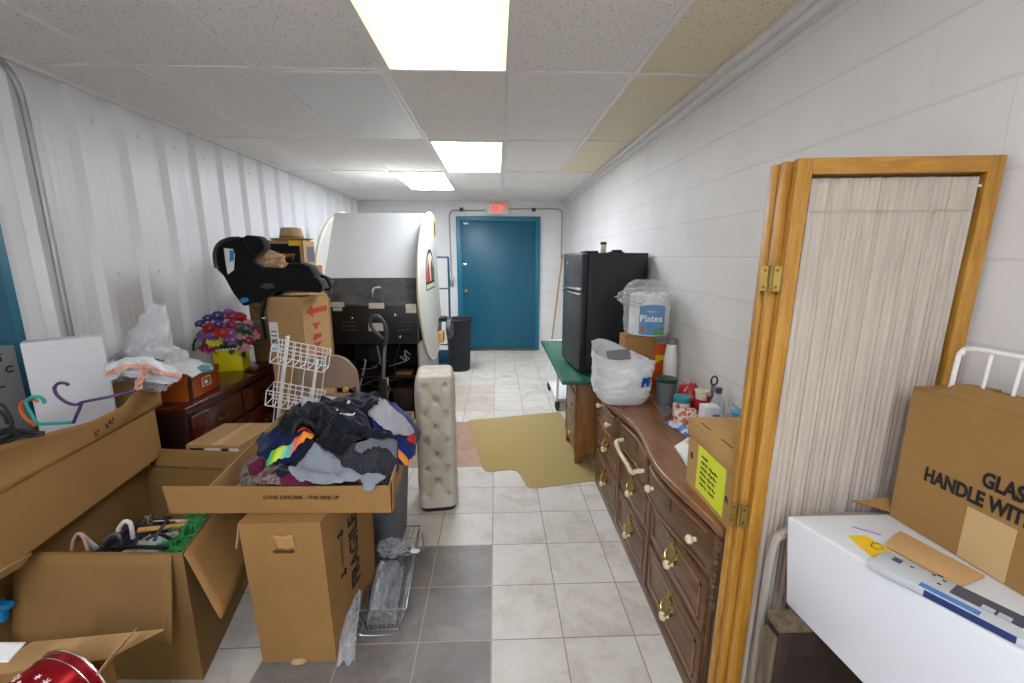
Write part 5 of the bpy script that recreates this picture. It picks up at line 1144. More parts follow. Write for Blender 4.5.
def build_left_boxes():
    # carton hidden below the big one
    c = T('carton', 'large closed brown carton under the wide open carton along the left wall', 'box', (-1.97, 1.6, 0))
    quad_box(c, [(-1.80, 1.0), (-1.80, 2.15), (-2.15, 2.15), (-2.15, 1.0)], 0, .597, 'board_dark', lid=True)
    # wide open carton
    A, B = Vector((-1.565, 1.05, .598)), Vector((-1.722, 2.12, .598)); zc = .845
    b = T('open_carton', 'wide open cardboard carton full of hangers and bags, upper left by the wall', 'box', (-1.88, 1.6, .598))
    quad_box(b, [(A.x, A.y), (B.x, B.y), (-2.15, 2.12), (-2.15, 1.05)], .598, zc, 'board', t=.006)
    u = (B-A); hz = Vector((u.x, u.y, 0)).normalized(); n = Vector((hz.y, -hz.x, 0))
    def onpl(x, y, off=0.0):
        d = _ray(x, y); o = Vector((0, 0, CH)); k = (A+n*off-o).dot(n)/d.dot(n); return o+d*k
    top = [(157.5, 377), (150, 381), (140, 386), (130, 396), (121, 404.5), (108, 413), (95, 420), (79, 425), (55, 431), (25, 439), (0, 445.5), (-40, 456)]
    rim = [onpl(*p) for p in top]; L = (B-A).length
    def flapfn(i, j):
        p = Vector(rim[0]); k = i*(len(rim)-1); a = int(min(len(rim)-2, k)); p = rim[a].lerp(rim[a+1], k-a)
        q = B+(A-B)*(1-(B-p).dot(hz)/L if False else 0); s = (p-A).dot(hz); q = A+hz*s; q = Vector((q.x, q.y, zc))
        r_ = q.lerp(p, j)+n*(.012*math.sin(PI*j)*math.sin(i*5)+.022*math.exp(-((i-.35)/.12)**2)*j)
        return r_
    f = P('flap', MB().grid(flapfn, 60, 8), 'board', b, world=True); md = f.modifiers.new('t', 'SOLIDIFY'); md.thickness = .005; md.offset = 0
    P('flap', MB().slab((B.x+.002, B.y+.002, zc), (-.42, 0, 0), (.0, .05, .12), .005), 'board', b, world=True)
    P('inner_sheet', MB().grid(lambda i, j: flapfn(i*.8+.1, 1.0)-n*.012+Vector((0, 0, -.03+.026*j)), 40, 3), 'board_edge', b, world=True).modifiers.new('t', 'SOLIDIFY').thickness = .003
    for px, py in ((97, 433), (108, 425), (112, 421)):
        p = onpl(px, py, .032); P('hand_mark', MB().tube([p+hz*(.012*math.cos(a))+Vector((0, 0, .014*math.sin(2.3*a))) for a in np.linspace(0, 5, 12)], .0014, 4), 'ink_brown', b, world=True)
    P('hanging_flap', MB().slab(onpl(31, 553, .003), onpl(0, 556, .003)-onpl(31, 553, .003)-hz*.3, Vector((-.02, -.02, -.035)), .004), 'board_light', b, world=True, label='lower flap bent outwards') 
    # content floor inside: folded linens that the other things rest on
    P('liner', MB().box(-2.12, -1.76, 1.1, 2.05, .72, .73), 'board_dark', b, world=True)
    # white carton inside it
    yb = 1.72
    w = T('white_box', 'plain white cardboard box standing in the wide open carton', 'box', (-2.0, 1.9, .731))
    tl, tr = at(19, 342, 1.84), at(102, 337.5, 2.0); zt = (tl.z+tr.z)/2
    c0, c1 = Vector((tl.x, tl.y)), Vector((tr.x, tr.y)); e = (c1-c0).normalized(); nn = Vector((-e.y, e.x))
    W = .09
    cs = [c0, c1, c1+nn*W, c0+nn*W]
    P('box_body', MB().hexa([Vector((p.x, p.y, .731)) for p in cs]+[Vector((p.x, p.y, zt)) for p in cs]), 'board_white', w, world=True, bevel=.003)
    for h in (.03, .065, .125): P('crease', MB().slab(Vector((c0.x, c0.y, zt-h))-Vector((nn.x, nn.y, 0))*.0004+Vector((e.x, e.y, 0))*.02, Vector((e.x, e.y, 0))*.2, Vector((0, 0, .0012)), .0006), 'grey_box', w, world=True)
    g = T('printed_box', 'grey printed box with black letter standing left of the plain white box', 'box', (-2.1, 1.65, .731))
    d0 = c0-e*.004; ge = (Vector((-.12, -.99))).normalized(); gn = Vector((ge.y, -ge.x)); gn = gn if gn.x < 0 else -gn
    d0 = d0+Vector((-.006, -.01)); gl = .30; cs = [d0, d0+ge*gl, d0+ge*gl+gn*.05, d0+gn*.05]
    P('box_body', MB().hexa([Vector((p.x, p.y, .731)) for p in cs]+[Vector((p.x, p.y, zt-.003)) for p in cs]), 'grey_plastic', g, world=True, bevel=.003)
    o3 = Vector((d0.x, d0.y, 0))-Vector((gn.x, gn.y, 0))*.0012; ge3 = Vector((ge.x, ge.y, 0))
    text('printed_letter', 'C', .038, 'ink', g, frame4(o3+ge3*.035+Vector((0, 0, zt-.10))-g.location, -ge3, (0, 0, 1)), bold=.002)
    for a, z, ww, hh in ((.045, .03, .04, .005), (.05, .042, .016, .02), (.11, .06, .02, .03), (.06, .16, .05, .008)): P('print_mark', MB().slab(o3+ge3*a+Vector((0, 0, zt-z-hh)), ge3*ww, Vector((0, 0, hh)), .0006), 'ink', g, world=True)
    S('white_folder', MB().slab(Vector((-1.95, 1.30, .735)), Vector((-.05, .2, 0)), Vector((-.08, -.02, .19)), .006), 'paper', 'white board leaning below the grey printed box', 'board', loc=(-1.97, 1.4, .735))
    # hangers in the wide carton (each one a thing)
    def hk(name, lab, pts, r, mat, cat='hanger', extra=None):
        m = MB().tube(bez(pts, 5), r, 8)
        if extra:
            for ex in extra: m.tube(bez(ex, 4) if len(ex) > 2 else ex, r*.95, 8)
        c = sum((Vector(p) for p in pts), Vector())/len(pts); S(name, m, mat, lab, cat, loc=c, group='hangers in the wide open carton')
    Y = 1.62
    a = lambda x, y, d=Y: at(x, y, d)
    hk('clothes_hanger', 'purple plastic hanger with open hook before the white box', [a(68.5, 385.5), (a(66, 383.5)), a(59, 383.2), a(54.5, 388), a(57, 395), a(65, 401.5), a(73, 404.5), a(79.5, 404), a(82, 402)], .0058, 'purple',
       extra=[[a(79.5, 403), a(88, 401), a(108, 397), a(136, 390.5, 1.68)], [a(82, 402), a(79.5, 409), a(76, 416.5), a(73.5, 423)]])
    hk('clothes_hanger', 'teal plastic hanger in front of the white box', [a(44.5, 403.5), a(43, 399.5), a(38, 396.8), a(31, 397.5), a(27, 401.5), a(28, 408), a(32.5, 416), (a(38, 423.5)), a(52, 423.5), a(72, 422.5)], .0062, 'tealpl')
    hk('clothes_hanger', 'orange plastic hanger behind the teal hanger', [a(37.5, 402, 1.64), a(34, 399.5, 1.64), a(27, 400, 1.64), a(21, 404, 1.64), a(21, 411, 1.64), a(26.5, 419, 1.64), a(36, 426, 1.64)], .0062, 'orange')
    hk('clothes_hanger', 'black plastic hanger with looped end at the left picture edge', [a(-3, 404, 1.5), a(2, 405, 1.5), a(6, 410, 1.5), a(11.5, 421, 1.5), a(11, 427, 1.5), a(5, 432, 1.5), a(-6, 438, 1.5)], .0062, 'black', extra=[[a(-3, 410, 1.5), a(4, 415, 1.5), a(8, 424, 1.5)]])
    for i, (dy, lab) in enumerate(((0, 'topmost of the black hangers lying along the carton rim'), (.03, 'middle one of the black hangers lying along the carton rim'), (-.035, 'lowest of the black hangers lying along the carton rim'))):
        hk('clothes_hanger', lab, [a(-6, 443+3*i, 1.46+dy), a(8, 436.5+3*i, 1.46+dy), a(20, 431+2.5*i, 1.46+dy), a(32, 432+2*i, 1.46+dy), a(44, 432.5+i*.8, 1.47+dy)], .006, 'black', extra=[[a(20, 431+2.5*i, 1.46+dy), a(12, 428+2*i, 1.5+dy), a(2, 430+2*i, 1.5+dy)]])
    # bags
    bb = T('plastic_bag', 'tall crumpled white plastic bag against the wall on the near end of the cherry dresser', 'bag', (-2.03, 2.43, .802))
    kv = [0, .12, .3, .42, .6, .8, 1]; kz = [0, .08, .165, .22, .32, .43, .53]; kc = [0, .0, .04, .10, .12, .165, .215]; kr = [.075, .08, .12, .17, .12, .075, .03]; ky = [.09, .12, .13, .12, .09, .06, .03]; kyc = [.02, .02, -.02, -.04, -.05, -.05, -.05]
    def bagfn(u_, v):
        a_ = 2*PI*u_; g_ = lambda k: float(np.interp(v, kv, k)); c_ = crumple(u_, v*2.4, 1.35, 5, 1.0)+.25*nz((math.cos(a_)*2.2, math.sin(a_)*2.2, v*7), 1, 4)
        k_ = 1+.36*c_*min(1, v*4)
        return Vector((g_(kc)+g_(kr)*k_*math.cos(a_), g_(kyc)+g_(ky)*k_*math.sin(a_), max(0, g_(kz)+.03*c_*min(1, v*3))))
    P('bag_film', MB().grid(bagfn, 90, 60, cu=True), 'bag', bb)
    P('green_print', MB().grid(lambda u_, v: Vector((.10+.09*u_, -.155-.02*u_, .225+.05*v+.01*u_)), 5, 4), 'leaf', bb, label='green print showing at the front')
    P('blue_print', MB().tube([(.04, -.15, .235), (.085, -.168, .25)], .004, 5), 'slate', bb); P('blue_print', MB().tube([(.2, -.16, .255), (.24, -.16, .262), (.27, -.15, .25)], .004, 5), 'slate', bb)
    def tail(u_, v):
        p_ = Vector((-1.93, 2.40, 1.05)).lerp(Vector((-1.665, 2.40, .965)), u_)+Vector((.02*v, -.07+.16*v, .012*math.sin(PI*u_)))
        return p_+Vector((0, 0, .024*abs(nz((u_*5, v*4, 3), 1))))-Vector((0, 0, .02*(1-v)))
    q = P('bag_tail', MB().grid(tail, 30, 18), 'bag', bb, world=True); q.modifiers.new('t', 'SOLIDIFY').thickness = .002
    q = P('bag_end', wad_mb((-1.665, 2.44, .952), .035, 19, 1.2, 1, .7, .25), 'tealpale', bb, world=True, label='pale teal end of the bag')
    def ribbon(name, lab, cat, pts, w, mat, group=None, up=(0, 0, 1), thick=.0015, seed=1):
        P_ = bez(pts, 8); c = sum(P_, Vector())/len(P_); N = len(P_)
        def fn(u_, v):
            p = P_[min(N-1, int(round(v*(N-1))))]; return p+Vector(up).normalized()*w*(u_-.5)*(1+.3*nz((v*4, u_, seed)))+Vector((0, 0, 0))+Vector(up).cross(Vector((0, 0, 1))).normalized()*.018*nz((u_*3, v*6, seed+3)) if False else p+Vector(up).normalized()*w*(u_-.5)*(1+.35*nz((v*4, 0, seed)))+Vector((0, -.6, .8))*.016*nz((u_*3, v*7, seed+3))
        o = S(name, MB().grid(fn, 10, N), mat, lab, cat, loc=c, group=group); md = o.modifiers.new('t', 'SOLIDIFY'); md.thickness = thick; return o
    # white and orange bag spilling over the corner
    o = T('plastic_bag', 'white plastic bag with orange stripe spilling over the corner of the wide carton', 'bag', (-1.85, 2.02, .9))
    def drape(pxs, seed, amp=.018):
        rows = [[at(x, y, d) for x, y, d in row] for row in pxs]; nr = len(rows); nc = len(rows[0])
        def fn(u_, v):
            a_ = u_*(nc-1); b_ = v*(nr-1); i, j = int(min(nc-2, a_)), int(min(nr-2, b_)); s, t = a_-i, b_-j
            p = rows[j][i].lerp(rows[j][i+1], s).lerp(rows[j+1][i].lerp(rows[j+1][i+1], s), t)
            return p+Vector((nz((u_*5, v*5, seed), 1), nz((u_*5, v*5, seed+9), 1), abs(nz((u_*6, v*6, seed+4), 1))))*amp
        return MB().grid(fn, 40, 28)
    def dp(nm, pxs, seed, mat, par, amp=.018, th=.0015):
        q = P(nm, drape(pxs, seed, amp), mat, par, world=True); q.modifiers.new('t', 'SOLIDIFY').thickness = th
    dp('bag_film', [[(104, 366, 1.95), (125, 358, 2.0), (150, 358, 2.05), (172, 368, 2.1), (182, 374, 2.1)], [(104, 374, 1.9), (125, 366, 1.95), (145, 366, 2.0), (168, 376, 2.05), (180, 380, 2.08)], [(108, 382, 1.9), (120, 377, 1.95), (138, 378, 1.98), (155, 384, 2.02), (170, 386, 2.05)]], 3, 'bag', o)
    dp('orange_stripe', [[(106, 373, 1.88), (125, 366.5, 1.93), (145, 364, 1.98), (160, 371, 2.04), (180, 376, 2.07)], [(106, 377, 1.88), (125, 369.5, 1.92), (145, 368, 1.96), (160, 375, 2.02), (180, 379.5, 2.06)]], 3, 'orange_bag_print', o)
    dp('orange_stripe', [[(144, 366, 1.96), (139, 376, 1.94), (133, 390, 1.92)], [(150, 369, 1.97), (146, 378, 1.95), (139, 390, 1.93)]], 5, 'orange_bag_print', o)
    dp('bag_corner', [[(138, 384, 1.97), (150, 379, 2.02), (168, 379, 2.07), (178, 377, 2.08)], [(140, 390, 1.99), (152, 388, 2.13), (166, 386, 2.14), (172, 384, 2.12)], [(150, 392, 2.135), (158, 393, 2.14), (164, 391, 2.15), (170, 386, 2.15)]], 7, 'bag', o)
    m = wad_mb((0, 0, 0), .075, 61, 1.2, 1.3, .7, .25); q = S('folded_clothes', m, 'navy_dark', 'dark navy folded clothes under the orange striped bag', 'clothes'); q.location = (-1.90, 2.03, .731)
    q = S('folded_clothes', wad_mb((0, 0, 0), .08, 63, 1.0, 1.4, .75, .22), 'lightgrey_fab', 'pale folded cloth beside the white box in the wide carton', 'clothes'); q.location = (-1.80, 1.80, .731)
    # hanger box -----------------------------------------------------------
    b = T('open_box', 'open cardboard box of hangers with drooping flaps in the left foreground', 'box', (-1.46, 1.75, 0))
    FL, FR, BR, BL = (-1.74, 1.435), (-1.135, 1.41), (-1.265, 2.02), (-1.79, 2.08); H = .55
    quad_box(b, [FL, FR, BR, BL], 0, H, 'board_dark', t=.006)
    v3 = lambda p, z: Vector((p[0], p[1], z))
    flap(b, v3(FL, H)+Vector((-.0, -.004, 0)), v3(FR, H)+Vector((-.035, -.004, 0)), (.012, -.075, -.30), 'board_dark', label='front flap hanging down')
    flap(b, v3(FR, H)+Vector((.006, .0, 0)), v3(BR, H)+Vector((.006, 0, 0)), (.155, -.085, -.20), 'board', label='right flap drooping over the side')
    flap(b, v3(BL, H)+Vector((.03, .004, 0)), v3(BR, H)+Vector((-.01, .004, 0)), (0, .03, .085), 'board_dark')
    for xc in (-1.60, -1.36): P('crease', MB().slab((xc, 1.426+.008, .535), (.004, 0, 0), (.0, -.07, -.265), .0012).xf(Matrix.Translation((0, -.0035, 0))), 'board', b, world=True)
    P('carton_bottom_liner', MB().box(-1.68, -1.27, 1.5, 1.98, .335, .345), 'board_dark', b, world=True)
    G = 'hangers in the open box'
    def one(name, lab, pts, r, mat, extra=()):
        m = MB().tube(bez(pts, 5) if len(pts) > 2 else [Vector(p) for p in pts], r, 8)
        for ex in extra: m.tube(bez(ex, 4) if len(ex) > 2 else [Vector(p) for p in ex], r*.95, 8)
        c = sum((Vector(p) for p in pts), Vector())/len(pts); return S(name, m, mat, lab, 'hanger', loc=c, group=G)
    h = T('wooden_hanger', 'light wooden trouser hanger bar lying across the open box', 'hanger', at(163, 526, 1.66)-Vector((0, 0, .02)), 0, G)
    P('wooden_bar', MB().bar(at(137.5, 530, 1.62), at(207, 523, 1.72), .022, .012), 'hanger_wood', h, world=True, bevel=.003)
    P('clamp_rod', MB().tube([at(145, 521.5, 1.68), at(205, 519, 1.78)], .003, 6), 'chrome', h, world=True); q = at(149, 520, 1.67); P('clamp', MB().box(q.x-.014, q.x+.014, q.y-.006, q.y+.006, q.z-.018, q.z+.022), 'chrome', h, world=True, bevel=.003)
    one('clothes_hanger', 'white plastic hanger with hooked end left in the open box', [at(118, 531, 1.62), at(119.5, 527, 1.62), at(124.5, 521.5, 1.62), at(130, 523, 1.62), at(132, 530, 1.62), at(133, 538, 1.63)], .008, 'white')
    one('clothes_hanger', 'grey hanger hook beside the white hooked hanger in the open box', [at(104, 541, 1.6), at(108, 537, 1.6), at(114, 534, 1.6), at(119, 536, 1.6), at(120, 543, 1.6)], .006, 'grey_plastic')
    one('clothes_hanger', 'pink hanger loop peeking over the front wall of the open box', [at(71.5, 550, 1.52), at(73, 541, 1.52), at(77, 534, 1.52), at(82, 535, 1.52), at(85, 542, 1.52), at(87.5, 550, 1.52)], .0055, 'pink')
    one('clothes_hanger', 'pale grey hanger arm leaning left inside the open box', [at(70, 524, 1.75), at(96, 548, 1.6)], .009, 'grey_box')
    one('clothes_hanger', 'black hanger rising upright past the wooden bar', [at(154, 541, 1.56), at(158, 533, 1.58), at(164, 525, 1.6), at(168, 518.5, 1.62), at(170, 517.5, 1.62)], .007, 'black', [[at(146, 540, 1.56), at(158, 534, 1.58), at(171, 539, 1.6)]])
    one('clothes_hanger', 'black hanger lying flat along the front of the open box', [at(112, 549, 1.53), at(135, 547, 1.53), at(168, 548, 1.54)], .008, 'black', [[at(120, 540, 1.56), at(121, 546, 1.54)], [at(139, 536, 1.6), at(134, 545, 1.55)]])
    one('clothes_hanger', 'thin wire hanger behind the wooden bar reaching up to the flap', [at(155, 519, 1.85), at(160, 512, 1.88), at(167, 504, 1.9)], .0028, 'steel', [[at(157, 524, 1.85), at(168, 509, 1.9)]])
    one('clothes_hanger', 'white hook end beside the wooden bar near the right flap', [at(176, 521, 1.7), at(184, 521, 1.72), at(188, 520, 1.74), at(191, 523, 1.74)], .006, 'white')
    g = MB(); rr = random.Random(9)
    for k in range(34):
        c = at(rr.uniform(148, 200), rr.uniform(531, 548), 1.66); 
        c = Vector((rr.uniform(-1.34, -1.225), rr.uniform(1.5, 1.8), rr.uniform(.455, .495)))
        pts = [c+Vector((rr.uniform(-.045, .04), rr.uniform(-.05, .05), rr.uniform(-.015, .015))) for _ in range(4)]
        g.tube(bez(pts, 4), .006, 5)
    S('garland', g, 'green_string', 'tangled green garland cord in the right corner of the open box', 'garland', loc=(-1.29, 1.66, .45))
    q = S('white_cloth', wad_mb((0, 0, 0), .09, 71, 1.1, 1.2, .7, .3), 'grey_box', 'pale grey cloth heap among hangers in the open box', 'cloth'); q.location = (-1.44, 1.63, .347)
    q = S('dark_cloth', wad_mb((0, 0, 0), .09, 72, 1.1, 1.6, .5, .3), 'black_fab', 'black cloth heap at the left inside the open box', 'cloth'); q.location = (-1.6, 1.74, .347)
    q = S('tan_cloth', wad_mb((0, 0, 0), .075, 73, .8, 1.6, .7, .25), 'tan_cloth', 'tan cloth heap under the green cord in the open box', 'cloth'); q.location = (-1.315, 1.7, .347)
    # tin box in the corner ------------------------------------------------
    z = .46; hb = [atz(-30, 678, z), atz(112, 657, z)]
    c0, c1 = hb; e = (c1-c0); e.z = 0; e.normalize(); nn = Vector((e.y, -e.x, 0)); nn = nn if nn.y < 0 else -nn
    b = T('open_box', 'small open cardboard box with a red tin at the bottom left corner', 'box', ((c0+c1)/2+nn*.2)*1.0-Vector((0, 0, z)))
    L = (c1-c0).length; D = .40
    cs = [c0+nn*D, c1+nn*D, c1, c0]
    quad_box(b, [(p.x, p.y) for p in cs], 0, z, 'board', t=.005)
    tl, tr = at(31, 643, (c0.y+c1.y)/2+.06), at(164, 630, c1.y+.05)
    fa = MB().hexa([c0+nn*.002, c1+nn*.002, c1-nn*.002, c0-nn*.002, tl, tr, tr-nn*.004, tl-nn*.004]); P('flap', fa, 'board_light', b, world=True, label='back flap folded outwards')
    r0, r1 = c1+nn*.005, c1+nn*.13
    P('flap', MB().hexa([r0, r1, r1+e*.004, r0+e*.004, at(136, 628, r0.y-.01), at(108, 658, r1.y), at(108, 658, r1.y)+e*.004, at(136, 628, r0.y-.01)+e*.004]), 'board_light', b, world=True, label='right flap standing up')
    # the tin lies on its side, axis towards the viewer
    tc = at(50, 708, .93); R = .118; zl = tc.z-R-.002
    P('liner', MB().hexa([p+Vector((0, 0, zl-.01-z)) for p in [cs[0]-nn*.01+e*.01, cs[1]-nn*.01-e*.01, cs[2]+nn*.01-e*.01, cs[3]+nn*.01+e*.01]]+[p+Vector((0, 0, zl-z)) for p in [cs[0]-nn*.01+e*.01, cs[1]-nn*.01-e*.01, cs[2]+nn*.01-e*.01, cs[3]+nn*.01+e*.01]]), 'board_dark', b, world=True)
    ax = Vector((.22, .97, 0)).normalized()
    t = T('cookie_tin', 'round red tin with silver rims and snowflake print lying in the small box', 'tin', tc-Vector((0, 0, R)))
    Rm = ax.to_track_quat('Z', 'Y').to_matrix().to_4x4(); cc = (0, 0, R)
    P('tin_body', MB().lathe([(.001, -.052), (R*.96, -.052), (R*.97, -.05), (R*.97, .05), (R*.96, .052), (.001, .052)], cc, 44, M4=Rm), 'tin_red', t)
    for zz in (-.053, .053, .03): P('rim', MB().tube([Vector(cc)+Rm @ Vector((R*.978*math.cos(2*PI*k/44), R*.978*math.sin(2*PI*k/44), zz)) for k in range(44)], .003 if zz != .03 else .0012, 6, closed=True), 'tin_rim', t)
    for k in range(26):
        a = 2*PI*k/26; s = .004+.0025*(k % 3); zz = -.022+.012*math.sin(k*1.9)
        m = MB(); pc = lambda da, dz: Vector(cc)+Rm @ Vector((R*.9725*math.cos(a+da), R*.9725*math.sin(a+da), zz+dz))
        for w in range(3):
            dx, dz = math.cos(w*PI/3)*s, math.sin(w*PI/3)*s; m.tube([pc(-dx/R, -dz), pc(dx/R, dz)], .0011, 4)
        P('printed_snowflake', m, 'paper', t)
    q = S('red_ornament', wad_mb((0, 0, 0), .028, 81, 1.2, 1, .9, .3), 'redfab', 'small red ornament beside the red tin near the standing flap', 'ornament'); pp = at(103, 662, c1.y-.06); q.location = (pp.x, pp.y, zl)
    q.location = (c1+nn*.06-e*.055).xy.to_3d()+Vector((0, 0, zl+.06))
    q2 = S('green_garland', wad_mb((0, 0, 0), .05, 83, 1.1, 1, 1.3, .5, 4), 'leaf', 'dark green garland tuft below the small red ornament', 'garland'); q2.location = (c1+nn*.075-e*.07).xy.to_3d()+Vector((0, 0, zl))
    q = S('paper_sheet', MB().grid(lambda u_, v: at(0-26*(1-u_)+26*u_*(.3+.7*v)+0, 636+ (26-20*v)*1.0, c0.y-.02-.06*(1-v)), 8, 8), 'paper', 'white paper sheet sticking out of the small box at the left edge', 'paper'); q.modifiers.new('t', 'SOLIDIFY').thickness = .0015
    q = S('red_wrap', wad_mb((0, 0, 0), .07, 85, 1.2, 1, .9, .2), 'red_film', 'red wrapped bundle left of the red tin', 'package'); q.location = (tc.x-.215, tc.y+.03, zl)
    q = S('blue_clip', MB().box(-.05, .03, -.012, .012, 0, .022).box(-.05, 0, -.012, .012, -.05, 0).box(-.045, .0, -.014, .014, .022, .03), 'sky_blue', 'bright blue plastic piece at the left picture edge', 'clip', bevel=.005); q.location = at(4, 608, 1.365)

def build_fragile():
    b = T('moving_box', 'worn brown cardboard box marked FRAGILE standing under the clothes tray', 'box', (-.80, 1.67, 0))
    q = [(-.945, 1.475, -.965, 1.47), (-.652, 1.472, -.665, 1.47), (-.622, 1.93, -.612, 1.94), (-.92, 1.95, -.93, 1.95)]
    H = .622
    quad_box(b, q, 0, H, 'board', lid=True, t=.006)
    for px, py in ((296, 540),):
        P('packing_tape', MB().grid(lambda u_, v: Vector((-.845+.075*u_+.01*v, 1.466-.002*abs(math.sin(7*u_)), H-.05-.058*v+.004*math.sin(u_*9))), 8, 6), 'tape', b, world=True).modifiers.new('t', 'SOLIDIFY').thickness = .002
    P('hand_slot', MB().prism([(-.852, .0), (-.845, -.008), (-.775, -.01), (-.768, -.002), (-.775, .006), (-.845, .006)], lambda x, z, h: (x, h, H-.118+z), 1.4695, 1.4715), 'ink_brown', b, world=True)
    flap(b, (-.966, 1.475, H-.0), (-.958, 1.60, H), (-.022, -.015, -.105), 'board_light', taper=.012, label='torn side flap')
    P('torn_corner', wad_mb((-.80, 1.468, .0), .02, 91, 1.3, .5, .5, .4), 'tape_pale', b, world=True)
    f0, f1 = Vector((-.652, 1.472, 0)), Vector((-.622, 1.93, 0)); g0, g1 = Vector((-.665, 1.47, H)), Vector((-.612, 1.94, H))
    def fp(s, z, o=0.0):
        q_ = f0.lerp(f1, s).lerp(g0.lerp(g1, s), z/H); return q_+Vector((.998, -.065, .03))*o
    text('printed_word', 'FRAGILE', .118, 'ink', b, frame4(fp(.50, .335, .0075)-b.location, fp(.62, .6)-fp(.62, .2), fp(.2, .4)-fp(.9, .4)), bold=.003, sx=.78)
    text('printed_small', 'THIS WAY UP', .03, 'ink_brown', b, frame4(fp(.27, .40, .006)-b.location, fp(.62, .6)-fp(.62, .2), fp(.2, .4)-fp(.9, .4)), sx=.7)
    for zz in (.295, .475):
        P('arrow', MB().prism([(-.025, 0), (.01, 0), (.01, -.012), (.03, .006), (.01, .024), (.01, .012), (-.025, .012)], lambda y, z, h: fp(.27+y*2, zz+z, h), .003, .006), 'ink', b, world=True)
    # grey tub under the tray
    t = T('plastic_tub', 'grey tapered plastic bin standing under the right end of the clothes tray', 'bin', (-.665, 2.27, 0))
    prof = [(.115, 0), (.12, .004), (.158, .585), (.168, .59), (.17, .612), (.162, .612), (.152, .59), (.115, .012), (.001, .01)]
    def fn(u_, v):
        k = v*(len(prof)-1); i = int(min(len(prof)-2, k)); r, z = [prof[i][j]+(prof[i+1][j]-prof[i][j])*(k-i) for j in (0, 1)]
        a = 2*PI*u_; e = .45; return Vector((r*math.copysign(abs(math.cos(a))**e, math.cos(a)), r*1.05*math.copysign(abs(math.sin(a))**e, math.sin(a)), z))
    P('tub_body', MB().grid(fn, 48, len(prof), cu=True), 'grey_plastic', t)
    # tray
    c = T('carton_tray', 'shallow open carton tray of clothes printed THIS SIDE UP, on the FRAGILE box', 'box', (-.85, 1.9, H+.002))
    FL, FR, BR, BL = (-1.105, 1.542), (-.415, 1.525), (-.47, 2.33), (-1.205, 2.33); z0, z1 = H+.002, H+.112
    quad_box(c, [FL, FR, BR, BL], z0, z1, 'board_light', t=.005)
    P('front_strip', MB().hexa([(-1.265, 1.546, z0), (-.412, 1.52, z0), (-.412, 1.524, z0), (-1.265, 1.551, z0), (-1.275, 1.542, z1+.004), (-.412, 1.52, z1+.002), (-.412, 1.524, z1+.002), (-1.275, 1.547, z1+.004)]), 'board', c, world=True)
    P('corner_tab', MB().slab((-.41, 1.53, z0), (-.0, .05, 0), (.004, .008, .13), .004), 'board', c, world=True)
    text('printed_line', 'CONE DIFFUSER - THIS SIDE UP', .021, 'ink_brown', c, frame4(at(301, 497.8, 1.5255)-c.location, (.9991, -.0424, 0), (0, 0, 1)), bold=.0005)
    return z0, z1
M_EXTRA = None

